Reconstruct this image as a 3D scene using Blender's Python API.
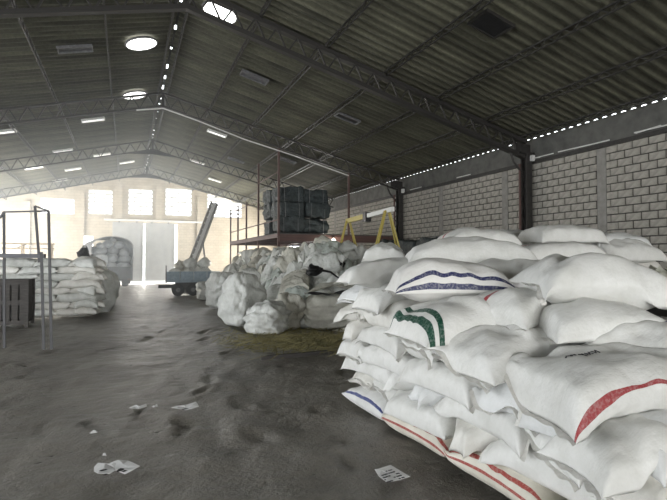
import bpy, math, random
import numpy as np
from mathutils import Vector, Matrix

SC = bpy.context.scene
COL = SC.collection
for o in list(bpy.data.objects): bpy.data.objects.remove(o)

# ------------------------------------------------------------------ camera
F, YAW, PITCH, CAMH = 475.0, 0.411, 0.023, 1.6
cam = bpy.data.objects.new('camera', bpy.data.cameras.new('camera')); COL.objects.link(cam)
cam.location = (0, 0, CAMH); cam.rotation_euler = (math.pi/2 + PITCH, 0, -YAW)
cam.data.sensor_width = 36; cam.data.lens = F/667*36; cam.data.clip_start = .05; cam.data.clip_end = 300
SC.camera = cam
vs = SC.view_settings
vs.view_transform = 'Standard'; vs.look = 'None'; vs.gamma = 1; vs.use_curve_mapping = False
vs.exposure = 0.0

# ------------------------------------------------------------------ world: bright overcast sky
w = bpy.data.worlds.new('sky'); SC.world = w; w.use_nodes = True
w.node_tree.nodes['Background'].inputs[0].default_value = (.93, .97, 1, 1)
w.node_tree.nodes['Background'].inputs[1].default_value = 4.0
SC.cycles.volume_bounces = 1
SC.cycles.max_bounces = 7; SC.cycles.diffuse_bounces = 4

# hall geometry
XR, ZR, XE, SL = 1.18, 8.0, 11.5, .25          # ridge, right wall, roof slope
XL = 2*XR - XE
Y0, BAY, YG, YF = 11.0, 7.43, 37.7, -20.0        # first truss in view, bay length, gable ends
ZE = ZR - SL*(XE - XR)
def roof_z(x): return ZR - SL*abs(x - XR)

def area(name, loc, rot, sx, sy, strength, col):
    """daylight standing in an opening of the hall; strength is radiance-like"""
    l = bpy.data.lights.new(name, 'AREA'); l.shape = 'RECTANGLE'; l.size = sx; l.size_y = sy
    l.energy = strength*sx*sy*math.pi; l.color = col
    o = bpy.data.objects.new(name, l); COL.objects.link(o); o.location = loc; o.rotation_euler = rot
    return o
# big loading doors behind the camera, side door at the far left, gable windows and door
FRONT = (-8.6, 10.6, 5.2)       # opening x0, x1, height
area('daylight_loading_door', ((FRONT[0]+FRONT[1])/2, YF-.15, FRONT[2]/2), (math.pi/2, 0, 0), FRONT[1]-FRONT[0], FRONT[2], 8.6, (1, .985, .95))
NEARD = (-3.0, 14.5, 4.6)      # wide door in the left wall, beside and behind the camera
area('daylight_left_door', (XL-.15, (NEARD[0]+NEARD[1])/2, NEARD[2]/2), (math.pi/2, 0, -math.pi/2), NEARD[1]-NEARD[0], NEARD[2], 1.5, (.98, .99, 1))
SIDE = (26.0, 36.3, 4.6)      # opening in the left wall: y0, y1, height
area('daylight_side_door', (XL-.15, (SIDE[0]+SIDE[1])/2, SIDE[2]/2), (math.pi/2, 0, -math.pi/2), SIDE[1]-SIDE[0], SIDE[2], 16.0, (1, .96, .9))
RD = (28.0, 35.5, 3.6)       # added opening in the right wall, evens out the light on the gable
area('added_right_daylight', (XE+.4, (RD[0]+RD[1])/2, RD[2]/2), (math.pi/2, 0, math.pi/2), RD[1]-RD[0], RD[2], 26.0, (1, .96, .9))

# ------------------------------------------------------------------ pixel -> ray helpers
_f = Vector((math.sin(YAW)*math.cos(PITCH), math.cos(YAW)*math.cos(PITCH), math.sin(PITCH)))
_r = Vector((math.cos(YAW), -math.sin(YAW), 0)); _u = _r.cross(_f); CAM = Vector((0, 0, CAMH))
def ray(u, v): return _f + _r*((u-333.5)/F) - _u*((v-250)/F)
def at_y(u, v, y): d = ray(u, v); return CAM + d*(y/d.y)
def at_x(u, v, x): d = ray(u, v); return CAM + d*(x/d.x)
def at_z(u, v, z): d = ray(u, v); return CAM + d*((z-CAMH)/d.z)
def at_t(u, v, t): return CAM + ray(u, v)*t
def at_roof(u, v, drop=0.0):
    d = ray(u, v); s = 1 if d.x*20 > XR else -1
    # z = ZR - SL*s*(x-XR) - drop
    for s in (1, -1):
        t = (ZR - drop + SL*s*XR - CAMH)/(d.z + SL*s*d.x)
        p = CAM + d*t
        if t > 0 and (p.x - XR)*s >= 0: return p
    return p

# ------------------------------------------------------------------ mesh helpers
def tag(o, label=None, cat=None, group=None, kind=None):
    if label: o['label'] = label
    if cat: o['category'] = cat
    if group: o['group'] = group
    if kind: o['kind'] = kind
    return o
def empty(name, loc=(0, 0, 0), rz=0, parent=None):
    o = bpy.data.objects.new(name, None); COL.objects.link(o); o.location = loc; o.rotation_euler = (0, 0, rz)
    o.empty_display_size = .1
    if parent: o.parent = parent
    return o
def link(name, me, mat=None, parent=None, loc=None, smooth=False):
    if mat is not None and not me.materials: me.materials.append(mat)
    o = bpy.data.objects.new(name, me); COL.objects.link(o)
    if parent: o.parent = parent
    if loc is not None: o.location = loc
    if smooth: me.polygons.foreach_set('use_smooth', [True]*len(me.polygons)); me.update()
    return o
class MB:
    def __init__(s): s.v = []; s.f = []
    def add(s, vs, fs):
        n = len(s.v); s.v += [tuple(p) for p in vs]; s.f += [tuple(i+n for i in f) for f in fs]; return s
    def box(s, a, b):
        (x0, y0, z0), (x1, y1, z1) = a, b
        return s.add([(x0,y0,z0),(x1,y0,z0),(x1,y1,z0),(x0,y1,z0),(x0,y0,z1),(x1,y0,z1),(x1,y1,z1),(x0,y1,z1)],
                     [(0,3,2,1),(4,5,6,7),(0,1,5,4),(1,2,6,5),(2,3,7,6),(3,0,4,7)])
    def bar(s, p, q, w, h=None, up=(0, 0, 1)):
        h = h or w; p = Vector(p); q = Vector(q); d = (q-p).normalized(); up = Vector(up)
        if abs(d.dot(up)) > .98: up = Vector((0, 1, 0))
        a = d.cross(up).normalized(); b = a.cross(d)
        vs = [c + a*(i*w/2) + b*(j*h/2) for c in (p, q) for i, j in ((-1,-1),(1,-1),(1,1),(-1,1))]
        return s.add(vs, [(0,1,2,3),(7,6,5,4),(0,4,5,1),(1,5,6,2),(2,6,7,3),(3,7,4,0)])
    def tube(s, pts, r, n=8, cap=True):
        pts = [Vector(p) for p in pts]; rings = []; base = len(s.v); ref = None
        rr = r if hasattr(r, '__len__') else [r]*len(pts)
        for i, p in enumerate(pts):
            d = (pts[min(i+1, len(pts)-1)] - pts[max(i-1, 0)]).normalized()
            if ref is None: ref = Vector((0, 0, 1)) if abs(d.z) < .9 else Vector((1, 0, 0))
            a = d.cross(ref).normalized(); b = a.cross(d); ref = b
            s.v += [tuple(p + (a*math.cos(2*math.pi*k/n) + b*math.sin(2*math.pi*k/n))*rr[i]) for k in range(n)]
        for i in range(len(pts)-1):
            for k in range(n):
                a0 = base+i*n+k; a1 = base+i*n+(k+1) % n
                s.f.append((a0, a0+n, a1+n, a1))
        if cap:
            s.f.append(tuple(base+k for k in range(n))); s.f.append(tuple(base+(len(pts)-1)*n+k for k in reversed(range(n))))
        return s
    def mesh(s, name='m'):
        me = bpy.data.meshes.new(name); me.from_pydata(s.v, [], s.f); me.update(); return me
    def build(s, name, mat, parent=None, loc=None, smooth=False, world=False):
        """world=True: vertices are world coordinates; move the origin to the parent's place"""
        if world and parent is not None:
            M = parent.matrix_basis if parent.parent is None else parent.parent.matrix_basis @ parent.matrix_basis
            Mi = M.inverted(); s.v = [tuple(Mi @ Vector(p)) for p in s.v]
        elif world:
            a = np.array(s.v); c = ((a[:,0].min()+a[:,0].max())/2, (a[:,1].min()+a[:,1].max())/2, a[:,2].min())
            s.v = [tuple(p) for p in (a - np.array(c))]; loc = c
        return link(name, s.mesh(name), mat, parent, loc, smooth)
UNIT = MB().box((-.5, -.5, -.5), (.5, .5, .5)).mesh('unit_bar')
_unit = {}
def stick(name, p, q, w, h, mat, parent):
    """a straight bar as an own object that shares one box mesh per material; p,q in the parent's frame (parent unrotated)"""
    if mat.name not in _unit:
        m = UNIT.copy(); m.materials.append(mat); _unit[mat.name] = m
    p = Vector(p); q = Vector(q); d = q-p
    o = bpy.data.objects.new(name, _unit[mat.name]); COL.objects.link(o); o.parent = parent
    o.location = (p+q)/2; o.rotation_mode = 'QUATERNION'; o.rotation_quaternion = d.to_track_quat('Y', 'Z'); o.scale = (w, d.length, h)
    return o

# ------------------------------------------------------------------ materials
def new_mat(name):
    m = bpy.data.materials.new(name); m.use_nodes = True
    nt = m.node_tree; b = nt.nodes['Principled BSDF']; return m, nt, b
def N(nt, t, **kw):
    n = nt.nodes.new('ShaderNode'+t)
    for k, v in kw.items(): setattr(n, k, v)
    return n
def ramp(nt, fac, stops):
    r = N(nt, 'ValToRGB'); e = r.color_ramp.elements
    while len(e) < len(stops): e.new(.5)
    for i, (p, c) in enumerate(stops): e[i].position = p; e[i].color = (*c, 1) if len(c) == 3 else c
    nt.links.new(fac, r.inputs[0]); return r.outputs[0]
def noise(nt, scale, detail=4, coord='Object', rough=.55, vec=None, mapping=None):
    n = N(nt, 'TexNoise'); n.inputs['Scale'].default_value = scale; n.inputs['Detail'].default_value = detail; n.inputs['Roughness'].default_value = rough
    if vec is None:
        tc = N(nt, 'TexCoord'); vec = tc.outputs[coord]
    if mapping:
        mp = N(nt, 'Mapping'); mp.inputs['Scale'].default_value = mapping; nt.links.new(vec, mp.inputs[0]); vec = mp.outputs[0]
    nt.links.new(vec, n.inputs['Vector']); return n.outputs['Fac']
def bump(nt, b, h, strength=.4, dist=.01, prev=None):
    n = N(nt, 'Bump'); n.inputs['Strength'].default_value = strength; n.inputs['Distance'].default_value = dist
    nt.links.new(h, n.inputs['Height'])
    if prev is not None: nt.links.new(prev, n.inputs['Normal'])
    nt.links.new(n.outputs[0], b.inputs['Normal']); return n.outputs[0]
def simple(name, c1, c2=None, scale=6, rough=.6, metal=0, bmp=.15, bscale=40, dist=.004, coord='Object', mapping=None):
    m, nt, b = new_mat(name)
    c2 = c2 or tuple(x*.75 for x in c1)
    f = noise(nt, scale, 5, coord, mapping=mapping)
    nt.links.new(ramp(nt, f, [(.3, c2), (.7, c1)]), b.inputs['Base Color'])
    b.inputs['Roughness'].default_value = rough; b.inputs['Metallic'].default_value = metal
    if bmp: bump(nt, b, noise(nt, bscale, 3, coord), bmp, dist)
    return m
def emit(name, c, s):
    m, nt, b = new_mat(name)
    b.inputs['Base Color'].default_value = (*c, 1); b.inputs['Emission Color'].default_value = (*c, 1); b.inputs['Emission Strength'].default_value = s
    return m
def sack_mat(name, c1, c2, stripes=(), scol=(.4, .02, .03), rough=.42, along='v', stain=.5, wr=.36):
    """woven plastic sack: fine weave, soft wrinkles, faint dirt; printed stripes by the sack's own UV"""
    m, nt, b = new_mat(name)
    tc = N(nt, 'TexCoord'); oi = N(nt, 'ObjectInfo')
    ad = N(nt, 'VectorMath', operation='ADD'); nt.links.new(tc.outputs['Object'], ad.inputs[0])
    ml = N(nt, 'VectorMath', operation='SCALE'); nt.links.new(oi.outputs['Location'], ml.inputs[0]); ml.inputs['Scale'].default_value = 3.7
    nt.links.new(ml.outputs[0], ad.inputs[1]); vec = ad.outputs[0]
    f = noise(nt, 5, 6, vec=vec, rough=.65)
    col = ramp(nt, f, [(.32, c2), (.62, c1)])
    if stripes:
        sp = N(nt, 'SeparateXYZ'); nt.links.new(tc.outputs['UV'], sp.inputs[0]); ax = sp.outputs[1 if along == 'v' else 0]
        tot = None
        for a, z in stripes:
            g1 = N(nt, 'Math', operation='GREATER_THAN'); nt.links.new(ax, g1.inputs[0]); g1.inputs[1].default_value = a
            g2 = N(nt, 'Math', operation='LESS_THAN'); nt.links.new(ax, g2.inputs[0]); g2.inputs[1].default_value = z
            mu = N(nt, 'Math', operation='MULTIPLY'); nt.links.new(g1.outputs[0], mu.inputs[0]); nt.links.new(g2.outputs[0], mu.inputs[1])
            if tot is None: tot = mu.outputs[0]
            else:
                mx = N(nt, 'Math', operation='MAXIMUM'); nt.links.new(tot, mx.inputs[0]); nt.links.new(mu.outputs[0], mx.inputs[1]); tot = mx.outputs[0]
        wear = ramp(nt, noise(nt, 60, 3, vec=vec), [(.3, (.75,)*3), (.55, (1,)*3)])
        mw = N(nt, 'Math', operation='MULTIPLY'); nt.links.new(tot, mw.inputs[0]); nt.links.new(wear, mw.inputs[1])
        mix = N(nt, 'Mix', data_type='RGBA'); nt.links.new(mw.outputs[0], mix.inputs[0]); nt.links.new(col, mix.inputs[6]); mix.inputs[7].default_value = (*scol, 1); col = mix.outputs[2]
    nt.links.new(col, b.inputs['Base Color'])
    b.inputs['Roughness'].default_value = rough; b.inputs['Specular IOR Level'].default_value = .35
    w1 = noise(nt, 9, 3, vec=vec, mapping=(1, 2.2, 1)); n1 = bump(nt, b, w1, wr, .03)
    w2 = noise(nt, 38, 3, vec=vec); n2 = bump(nt, b, w2, .35*wr, .008, n1)
    return m
M = {}
M['sack'] = sack_mat('white_woven_sack', (.74, .74, .72), (.635, .635, .605))
M['sack_b'] = sack_mat('white_woven_sack_cooler', (.73, .74, .74), (.63, .64, .63))
M['sack_c'] = sack_mat('white_woven_sack_dustier', (.74, .73, .69), (.60, .585, .54))
M['sack_red'] = sack_mat('white_sack_red_stripe', (.74, .74, .72), (.635, .635, .605), [(.055, .105)], (.33, .05, .055))
M['sack_red2'] = sack_mat('cream_sack_two_red_stripes', (.72, .69, .61), (.60, .57, .49), [(.80, .86), (.955, .99)], (.36, .07, .06))
M['sack_redmid'] = sack_mat('white_sack_red_line', (.74, .74, .72), (.635, .635, .605), [(.55, .585)], (.38, .06, .07))
M['sack_blue'] = sack_mat('white_sack_two_blue_stripes', (.77, .76, .74), (.68, .67, .64), [(.028, .064), (.105, .138)], (.012, .018, .085))
M['sack_blue2'] = sack_mat('white_sack_blue_edge', (.78, .78, .77), (.68, .68, .66), [(.86, .92)], (.03, .05, .20))
M['sack_blue3'] = sack_mat('white_sack_blue_top_stripe', (.74, .74, .72), (.635, .635, .605), [(.50, .555)], (.02, .04, .18))
M['sack_green'] = sack_mat('white_sack_green_stripes', (.74, .74, .72), (.635, .635, .605), [(.03, .075), (.11, .155)], (.004, .06, .035), along='u')
M['old'] = sack_mat('old_grey_sack', (.62, .63, .60), (.46, .47, .44), rough=.55, wr=.9)
M['old_b'] = sack_mat('old_pale_sack', (.72, .73, .70), (.56, .57, .54), rough=.55, wr=.9)
M['old_c'] = sack_mat('old_beige_sack', (.60, .585, .52), (.44, .43, .37), rough=.6, wr=.9)
M['old_d'] = sack_mat('old_green_grey_sack', (.50, .54, .50), (.38, .41, .38), rough=.6, wr=.9)
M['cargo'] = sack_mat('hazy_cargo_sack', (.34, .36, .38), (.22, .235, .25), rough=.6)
M['hem'] = simple('sack_hem', (.74, .73, .70), (.58, .57, .53), 30, .6)
M['steel'] = simple('dark_painted_steel', (.04, .037, .034), (.02, .019, .018), 8, .55, .2)
M['steel_mid'] = simple('mid_grey_steel', (.11, .11, .115), (.065, .065, .07), 9, .55, .2)
M['steel_red'] = simple('red_oxide_steel', (.12, .06, .05), (.06, .037, .034), 7, .6, .1)
M['steel_grey'] = simple('grey_steel', (.20, .20, .205), (.11, .11, .115), 9, .5, .3)
M['yellow'] = simple('yellow_paint_worn', (.50, .40, .07), (.30, .25, .06), 12, .5)
M['block'] = simple('concrete_block', (.40, .38, .335), (.25, .24, .215), 7, .9, 0, .5, 60, .006)
M['mortar'] = simple('grey_mortar', (.085, .08, .072), (.05, .048, .045), 12, .95, 0, .5, 50, .01)
M['concrete'] = simple('concrete_cast', (.30, .29, .27), (.20, .195, .18), 5, .9, 0, .4, 40, .006)
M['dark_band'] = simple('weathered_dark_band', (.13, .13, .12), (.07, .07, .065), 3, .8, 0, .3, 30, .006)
M['ink'] = simple('black_ink', (.02, .02, .025), None, 10, .6, 0, 0)
M['paper'] = simple('white_paper', (.78, .78, .78), (.70, .70, .70), 10, .8, 0, .1)
M['dark_cloth'] = simple('dark_plastic_bundle', (.045, .06, .062), (.012, .018, .02), 9, .55, 0, .9, 22, .05)
M['black'] = simple('black_plastic', (.02, .02, .022), (.01, .01, .01), 8, .45, 0, .2)
M['wood'] = simple('grey_wood', (.09, .083, .077), (.05, .046, .043), 6, .85, 0, .3, 30, .004, mapping=(1, 1, 8))
M['pale_wood'] = simple('pale_wood', (.52, .42, .29), (.38, .30, .20), 5, .8)
M['blue_metal'] = simple('haze_pale_blue_paint', (.30, .38, .44), (.2, .26, .31), 8, .6)  # blue lightened and greyed, haze is put into the colour
M['tarp'] = simple('dark_tarpaulin', (.06, .063, .07), (.035, .036, .04), 4, .7)
M['rubber'] = simple('tyre_rubber', (.025, .025, .025), None, 10, .8)
M['straw'] = simple('green_straw', (.42, .36, .17), (.2, .19, .09), 3, .9, 0, 0)
M['lens'] = emit('skylight_diffuser', (1, 1, .97), 3.5); M['lens_dim'] = emit('daylight_in_gap', (1, 1, .97), 1.0)
M['bulb'] = emit('lamp_glow', (1, .93, .8), 30)
M['slat'] = simple('white_painted_slat', (.70, .70, .68), (.6, .6, .58), 6, .6)
M['pane'] = simple('dusty_glass', (.6, .62, .62), None, 6, .3)
M['foam'] = simple('white_scrap', (.66, .66, .58), (.50, .50, .42), 9, .8)
def wall_paint():
    m, nt, b = new_mat('cream_painted_blocks')
    tc = N(nt, 'TexCoord'); mp = N(nt, 'Mapping'); nt.links.new(tc.outputs['Object'], mp.inputs[0]); mp.inputs['Rotation'].default_value = (math.pi/2, 0, 0)
    br = N(nt, 'TexBrick'); nt.links.new(mp.outputs[0], br.inputs[0]); br.inputs['Scale'].default_value = 1; br.inputs['Brick Width'].default_value = .4; br.inputs['Row Height'].default_value = .2; br.inputs['Mortar Size'].default_value = .008
    br.inputs['Color1'].default_value = (.52, .465, .37, 1); br.inputs['Color2'].default_value = (.47, .42, .335, 1); br.inputs['Mortar'].default_value = (.34, .30, .24, 1)
    f = noise(nt, .8, 6)
    mix = N(nt, 'Mix', data_type='RGBA', blend_type='MULTIPLY'); mix.inputs[0].default_value = .6
    nt.links.new(br.outputs[0], mix.inputs[6]); nt.links.new(ramp(nt, f, [(.3, (.7, .68, .65)), (.6, (1, 1, 1))]), mix.inputs[7])
    nt.links.new(mix.outputs[2], b.inputs['Base Color']); b.inputs['Roughness'].default_value = .85
    bump(nt, b, br.outputs['Fac'], -.4, .01); return m
M['cream'] = wall_paint()
M['door'] = simple('grey_door_sheet', (.42, .43, .42), (.33, .34, .34), 2, .6)
def roof_mat():
    m, nt, b = new_mat('grimy_roof_sheet')
    tc = N(nt, 'TexCoord'); oi = N(nt, 'ObjectInfo')
    f = noise(nt, 1.3, 6, mapping=(.35, 2.5, 1)); f2 = noise(nt, 14, 4)
    c = ramp(nt, f, [(.3, (.055, .054, .040)), (.7, (.15, .147, .104))])
    mix = N(nt, 'Mix', data_type='RGBA', blend_type='MULTIPLY'); mix.inputs[0].default_value = .7
    nt.links.new(c, mix.inputs[6]); nt.links.new(ramp(nt, f2, [(.35, (.65,)*3), (.6, (1,)*3)]), mix.inputs[7])
    hs = N(nt, 'HueSaturation'); nt.links.new(mix.outputs[2], hs.inputs['Color'])
    mr = N(nt, 'MapRange'); nt.links.new(oi.outputs['Random'], mr.inputs[0]); mr.inputs[3].default_value = .85; mr.inputs[4].default_value = 1.15
    nt.links.new(mr.outputs[0], hs.inputs['Value']); nt.links.new(hs.outputs[0], b.inputs['Base Color'])
    b.inputs['Roughness'].default_value = .55; bump(nt, b, f2, .25, .01); return m
M['roof'] = roof_mat()
def floor_mat():
    m, nt, b = new_mat('worn_earthen_floor')
    f = noise(nt, .55, 7, rough=.6); f2 = noise(nt, 6, 6, rough=.65, mapping=(1, 1.5, 1)); f3 = noise(nt, 45, 4)
    c = ramp(nt, f, [(.3, (.115, .106, .092)), (.52, (.185, .171, .148)), (.75, (.27, .25, .22))])
    mix = N(nt, 'Mix', data_type='RGBA', blend_type='MULTIPLY'); mix.inputs[0].default_value = .75
    nt.links.new(c, mix.inputs[6]); nt.links.new(ramp(nt, f2, [(.3, (.6,)*3), (.65, (1.15,)*3)]), mix.inputs[7])
    nt.links.new(mix.outputs[2], b.inputs['Base Color'])
    nt.links.new(ramp(nt, f2, [(.3, (.26,)*3), (.7, (.5,)*3)]), b.inputs['Roughness'])
    b.inputs['Specular IOR Level'].default_value = .9; n1 = bump(nt, b, f2, .8, .05); bump(nt, b, f3, .6, .012, n1); return m
M['floor'] = floor_mat()

# ------------------------------------------------------------------ numpy noise
class SinNoise:
    def __init__(s, seed, freq, n=7, spread=.6, dim=2):
        r = np.random.RandomState(seed); d = r.normal(size=(n, dim)); d /= np.linalg.norm(d, axis=1)[:, None]
        s.k = d*(freq*(1+spread*(r.rand(n)-.5)*2))[:, None]; s.p = r.rand(n)*6.28; s.n = n
    def __call__(s, *c):
        t = 0
        for k, p in zip(s.k, s.p): t = t + np.sin(sum(ki*ci for ki, ci in zip(k, c))+p)
        return t/math.sqrt(s.n)*.9
    def ridged(s, *c):
        t = 0
        for k, p in zip(s.k, s.p): t = t + (1-2*np.abs(np.sin(sum(ki*ci for ki, ci in zip(k, c))*.5+p)))
        return t/math.sqrt(s.n)*.9
def grid_faces(nu, nv, off=0):
    i = np.arange(nu-1)[:, None]*nv + np.arange(nv-1)[None, :] + off
    return np.stack([i, i+nv, i+nv+1, i+1], -1).reshape(-1, 4)

# ------------------------------------------------------------------ floor
xs = np.concatenate([np.linspace(XL, -4.2, 22), np.linspace(-4.1, 4.2, 130), np.linspace(4.3, XE+.2, 40)])
ys = np.concatenate([np.linspace(YF-8, 1.2, 24), np.linspace(1.25, 12, 190), np.linspace(12.1, 24, 90), np.linspace(24.2, YG+6, 50)])
FX, FY = np.meshgrid(xs, ys, indexing='ij')
fz = .014*SinNoise(1, 2.2)(FX, FY*.8) + .010*SinNoise(2, 6.5)(FX, FY*.75) + .008*SinNoise(3, 15)(FX, FY*.7) + .005*np.minimum(0, SinNoise(4, 26).ridged(FX, FY))
rr = random.Random(5)
for k in range(70):                                        # footprints and hollows
    x0, y0 = rr.uniform(-4, 3.6), rr.uniform(2.2, 13); a = rr.uniform(-.6, .6)+1.4; l, wd = rr.uniform(.10, .28), rr.uniform(.04, .09)
    dx, dy = FX-x0, FY-y0; u = dx*math.cos(a)+dy*math.sin(a); v = -dx*math.sin(a)+dy*math.cos(a)
    q = (u/l)**2+(v/wd)**2; fz += -.034*np.exp(-q) + .014*np.exp(-(np.sqrt(q)-1.5)**2*3)
for xo, am in ((-.9, .012), (.75, .014), (-2.3, .01), (1.6, .008)):    # wheel ruts down the aisle
    c = xo+.12*np.sin(FY*.35+xo); fz += -am*np.exp(-((FX-c)/.13)**2)
fz -= fz.max()*.8
fz = np.minimum(fz, 0)
me = bpy.data.meshes.new('floor'); me.from_pydata(np.stack([FX, FY, fz], -1).reshape(-1, 3).tolist(), [], grid_faces(len(xs), len(ys)).tolist()); me.update()
fl = link('floor', me, M['floor'], smooth=True)
tag(fl, 'dark uneven earthen warehouse floor with footprints and ruts', kind='structure')

# ------------------------------------------------------------------ roof
ceil_ = empty('ceiling', (0, 0, 0)); tag(ceil_, 'dark grimy corrugated pitched roof over the hall', kind='structure')
PITCHC, AMP = .26, .042
WSH = PITCHC*4
def sheet_mesh(x0, x1, s, lift):
    n = 4*10+1; y = np.linspace(0, WSH*1.02, n); z = AMP*np.cos(2*math.pi*y/PITCHC)
    vs = [(XR+s*a, yy, ZR-SL*a+zz+lift+.045) for a in (x0, x1) for yy, zz in zip(y, z)]
    me = bpy.data.meshes.new('roof_sheet'); me.from_pydata(vs, [], grid_faces(2, n).tolist()); me.materials.append(M['roof'])
    me.polygons.foreach_set('use_smooth', [True]*len(me.polygons)); return me
RUN = XE-XR
nsh = int((YG+.3-YF)/WSH)+1
for s in (-1, 1):
    for j, (a, b_) in enumerate(((.032, 3.6), (3.45, 7.0), (6.85, RUN+.10))):
        ms = sheet_mesh(a, b_, s, -.012*j)
        far = []
        for i in range(nsh):
            if YF+i*WSH > -4: link('roof_sheet', ms, None, ceil_, (0, YF+i*WSH, 0))
            else: far.append(i)
        m = MB(); vv = [v.co.copy() for v in ms.vertices]; ff = [tuple(q.vertices) for q in ms.polygons]
        for i in far: m.add([(v.x, v.y+YF+i*WSH, v.z) for v in vv], ff)
        tag(m.build('roof_sheeting', M['roof'], ceil_, smooth=True), kind='stuff')
# ridge cap in short uneven lengths, so that daylight shows between them
rr = random.Random(11); y = YF
while y < YG:
    l = rr.uniform(.5, 1.3); g = rr.uniform(.1, .45) if 8 < y < 20 else rr.uniform(.03, .15)
    m = MB(); x = rr.uniform(-.02, .02)
    for s in (-1, 1): m.bar((XR+x+s*.0, y+l/2, ZR+.13), (XR+x+s*.28, y+l/2, ZR+.05), l, .01, (0, 0, 1))
    m.build('ridge_cap', M['steel'], ceil_); y += l+g
for s in (-1, 1):                                          # lattice purlins
    for k in range(7):
        a = (k*RUN/6.05 if k else .16); x = XR+s*a; z = roof_z(x)-.04; m = MB()
        if k == 6: x -= s*.25; z = roof_z(x)-.04
        m.box((x-.02, YF, z-.03), (x+.02, YG, z)); m.box((x-.015, YF, z-.17), (x+.015, YG, z-.145))
        yy = YF; up = True
        while yy < YG-.2:
            m.bar((x, yy, z-.015 if up else z-.155), (x, yy+.2, z-.155 if up else z-.015), .016, .016); yy += .2; up = not up
        m.build('purlin', M['steel'], ceil_)

# trusses -----------------------------------------------------------
TD = .48
TL = ['heavy dark lattice roof truss on the column beside the yellow gantry',
      'grey steel lattice roof truss over the bale platform with cables below it',
      'hazy steel lattice roof truss, second from the gable wall',
      'pale hazy steel lattice roof truss right in front of the gable wall']
def truss(yy, label, w1=.09, h1=.06):
    t = empty('roof_truss', (XR, yy, 0)); tag(t, label, 'roof truss', 'lattice trusses carrying the roof')
    hw = RUN-.25; zt = ZR-.22
    n = 19; dx = hw/n
    for s in (-1, 1):
        stick('top_chord', (0, 0, zt), (s*hw, 0, zt-SL*hw), w1, h1, M['steel'], t)
        stick('bottom_chord', (0, 0, zt-TD), (s*hw, 0, zt-TD-SL*hw), w1, h1, M['steel'], t)
        for i in range(n):
            x0, x1, x2 = s*i*dx, s*(i+.5)*dx, s*(i+1)*dx
            stick('web_bar', (x0, 0, zt-SL*abs(x0)), (x1, 0, zt-TD-SL*abs(x1)), .035, .035, M['steel'], t)
            stick('web_bar', (x1, 0, zt-TD-SL*abs(x1)), (x2, 0, zt-SL*abs(x2)), .035, .035, M['steel'], t)
    stick('king_post', (0, 0, zt), (0, 0, zt-TD-.06), .07, .09, M['steel'], t)
    m = MB(); z = zt-TD-.03
    m.add([(-1.3, -.02, z-SL*1.3+.02), (0, -.02, z+.06), (1.3, -.02, z-SL*1.3+.02), (0, -.02, z-.22), (-1.3, .02, z-SL*1.3+.02), (0, .02, z+.06), (1.3, .02, z-SL*1.3+.02), (0, .02, z-.22)],
          [(0,3,2,1),(4,5,6,7),(0,4,7,3),(3,7,6,2),(2,6,5,1),(1,5,4,0)])
    if yy > Y0+1.5*BAY: m.build('tie_plate', M['steel'], t)
    return t
for k in range(4): truss(Y0+k*BAY, TL[k], *((.16, .11) if k == 0 else (.09, .06)))

# ------------------------------------------------------------------ right wall of blocks
wr_ = empty('wall_right', (XE, 0, 0)); tag(wr_, 'grey concrete block side wall under the eaves', kind='structure')
ZB = 4.6
TIES = [8.64+3.5*k for k in range(-5, 9)]
MB().box((.03, YF, -.2), (.22, RD[0], ZB+.05)).box((.02, RD[1], -.2), (.22, YG, ZB+.05)).box((.02, RD[0], RD[2]), (.22, RD[1], ZB+.05)).build('mortar_bed', M['mortar'], wr_)
bme = MB().box((0, -.184, -.084), (.1, .184, .084)).mesh('block'); bme.materials.append(M['block'])
cand = []; cut = []; rr = random.Random(3)
for r in range(23):
    z = .1+r*.2; yy = YF+(.2 if r % 2 else .4)
    while yy < YG-.2:
        a, b_ = yy-.194, yy+.194
        if z < RD[2]+.1 and b_ > RD[0] and a < RD[1]: yy += .4; continue
        for t in TIES:
            if a < t < b_: a, b_ = (a, t-.14) if t-a > b_-t else (t+.14, b_)
            elif a < t+.14 and b_ > t: a = t+.14
            elif b_ > t-.14 and a < t: b_ = t-.14
        if b_-a > .38: cand.append((yy, z))
        elif b_-a > .05: cut.append((a, b_, z))
        yy += .4
def vis(yy, z):
    d = Vector((XE, yy, z))-CAM; c = d.dot(_f)
    if c < .1: return False
    u = 333.5+F*d.dot(_r)/c; v = 250-F*d.dot(_u)/c
    lim = 262 if u > 640 else (236 if u > 400 else 228)
    return 340 < u < 672 and v < lim
vb = sorted([c for c in cand if vis(*c)], key=lambda c: c[0])
for yy, z in vb[:300]:
    o = link('block', bme, None, wr_, (rr.uniform(-.006, .008), yy, z)); o.rotation_euler = (0, rr.uniform(-.02, .02), rr.uniform(-.015, .015))
keep = set(vb[:300]); m = MB()
for yy, z in cand:
    if (yy, z) not in keep: d = rr.uniform(-.006, .008); m.box((d, yy-.184, z-.084), (.1, yy+.184, z+.084))
for a, b_, z in cut: m.box((0, a, z-.084), (.1, b_, z+.084))
tag(m.build('block_courses', M['block'], wr_), kind='stuff')
for t in [t for t in TIES if not RD[0] < t < RD[1]]: MB().box((-.004, t-.13, 0), (.12, t+.13, ZB)).build('tie_column', M['concrete'], wr_)
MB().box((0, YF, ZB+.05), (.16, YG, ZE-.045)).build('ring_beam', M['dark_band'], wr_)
MB().box((-.10, YF, ZB-.02), (.0, YG, ZB+.08)).build('eaves_rail', M['steel'], wr_)
m = MB()
rr = random.Random(8)
for k in range(9):
    a = rr.uniform(6, 18); l = rr.uniform(.4, 1.2); m.tube([(-.13, a, ZB+.11+rr.uniform(0, .04)), (-.13, a+l, ZB+.11+rr.uniform(0, .04))], .018, 6)
m.build('conduit', M['slat'], wr_)

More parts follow.
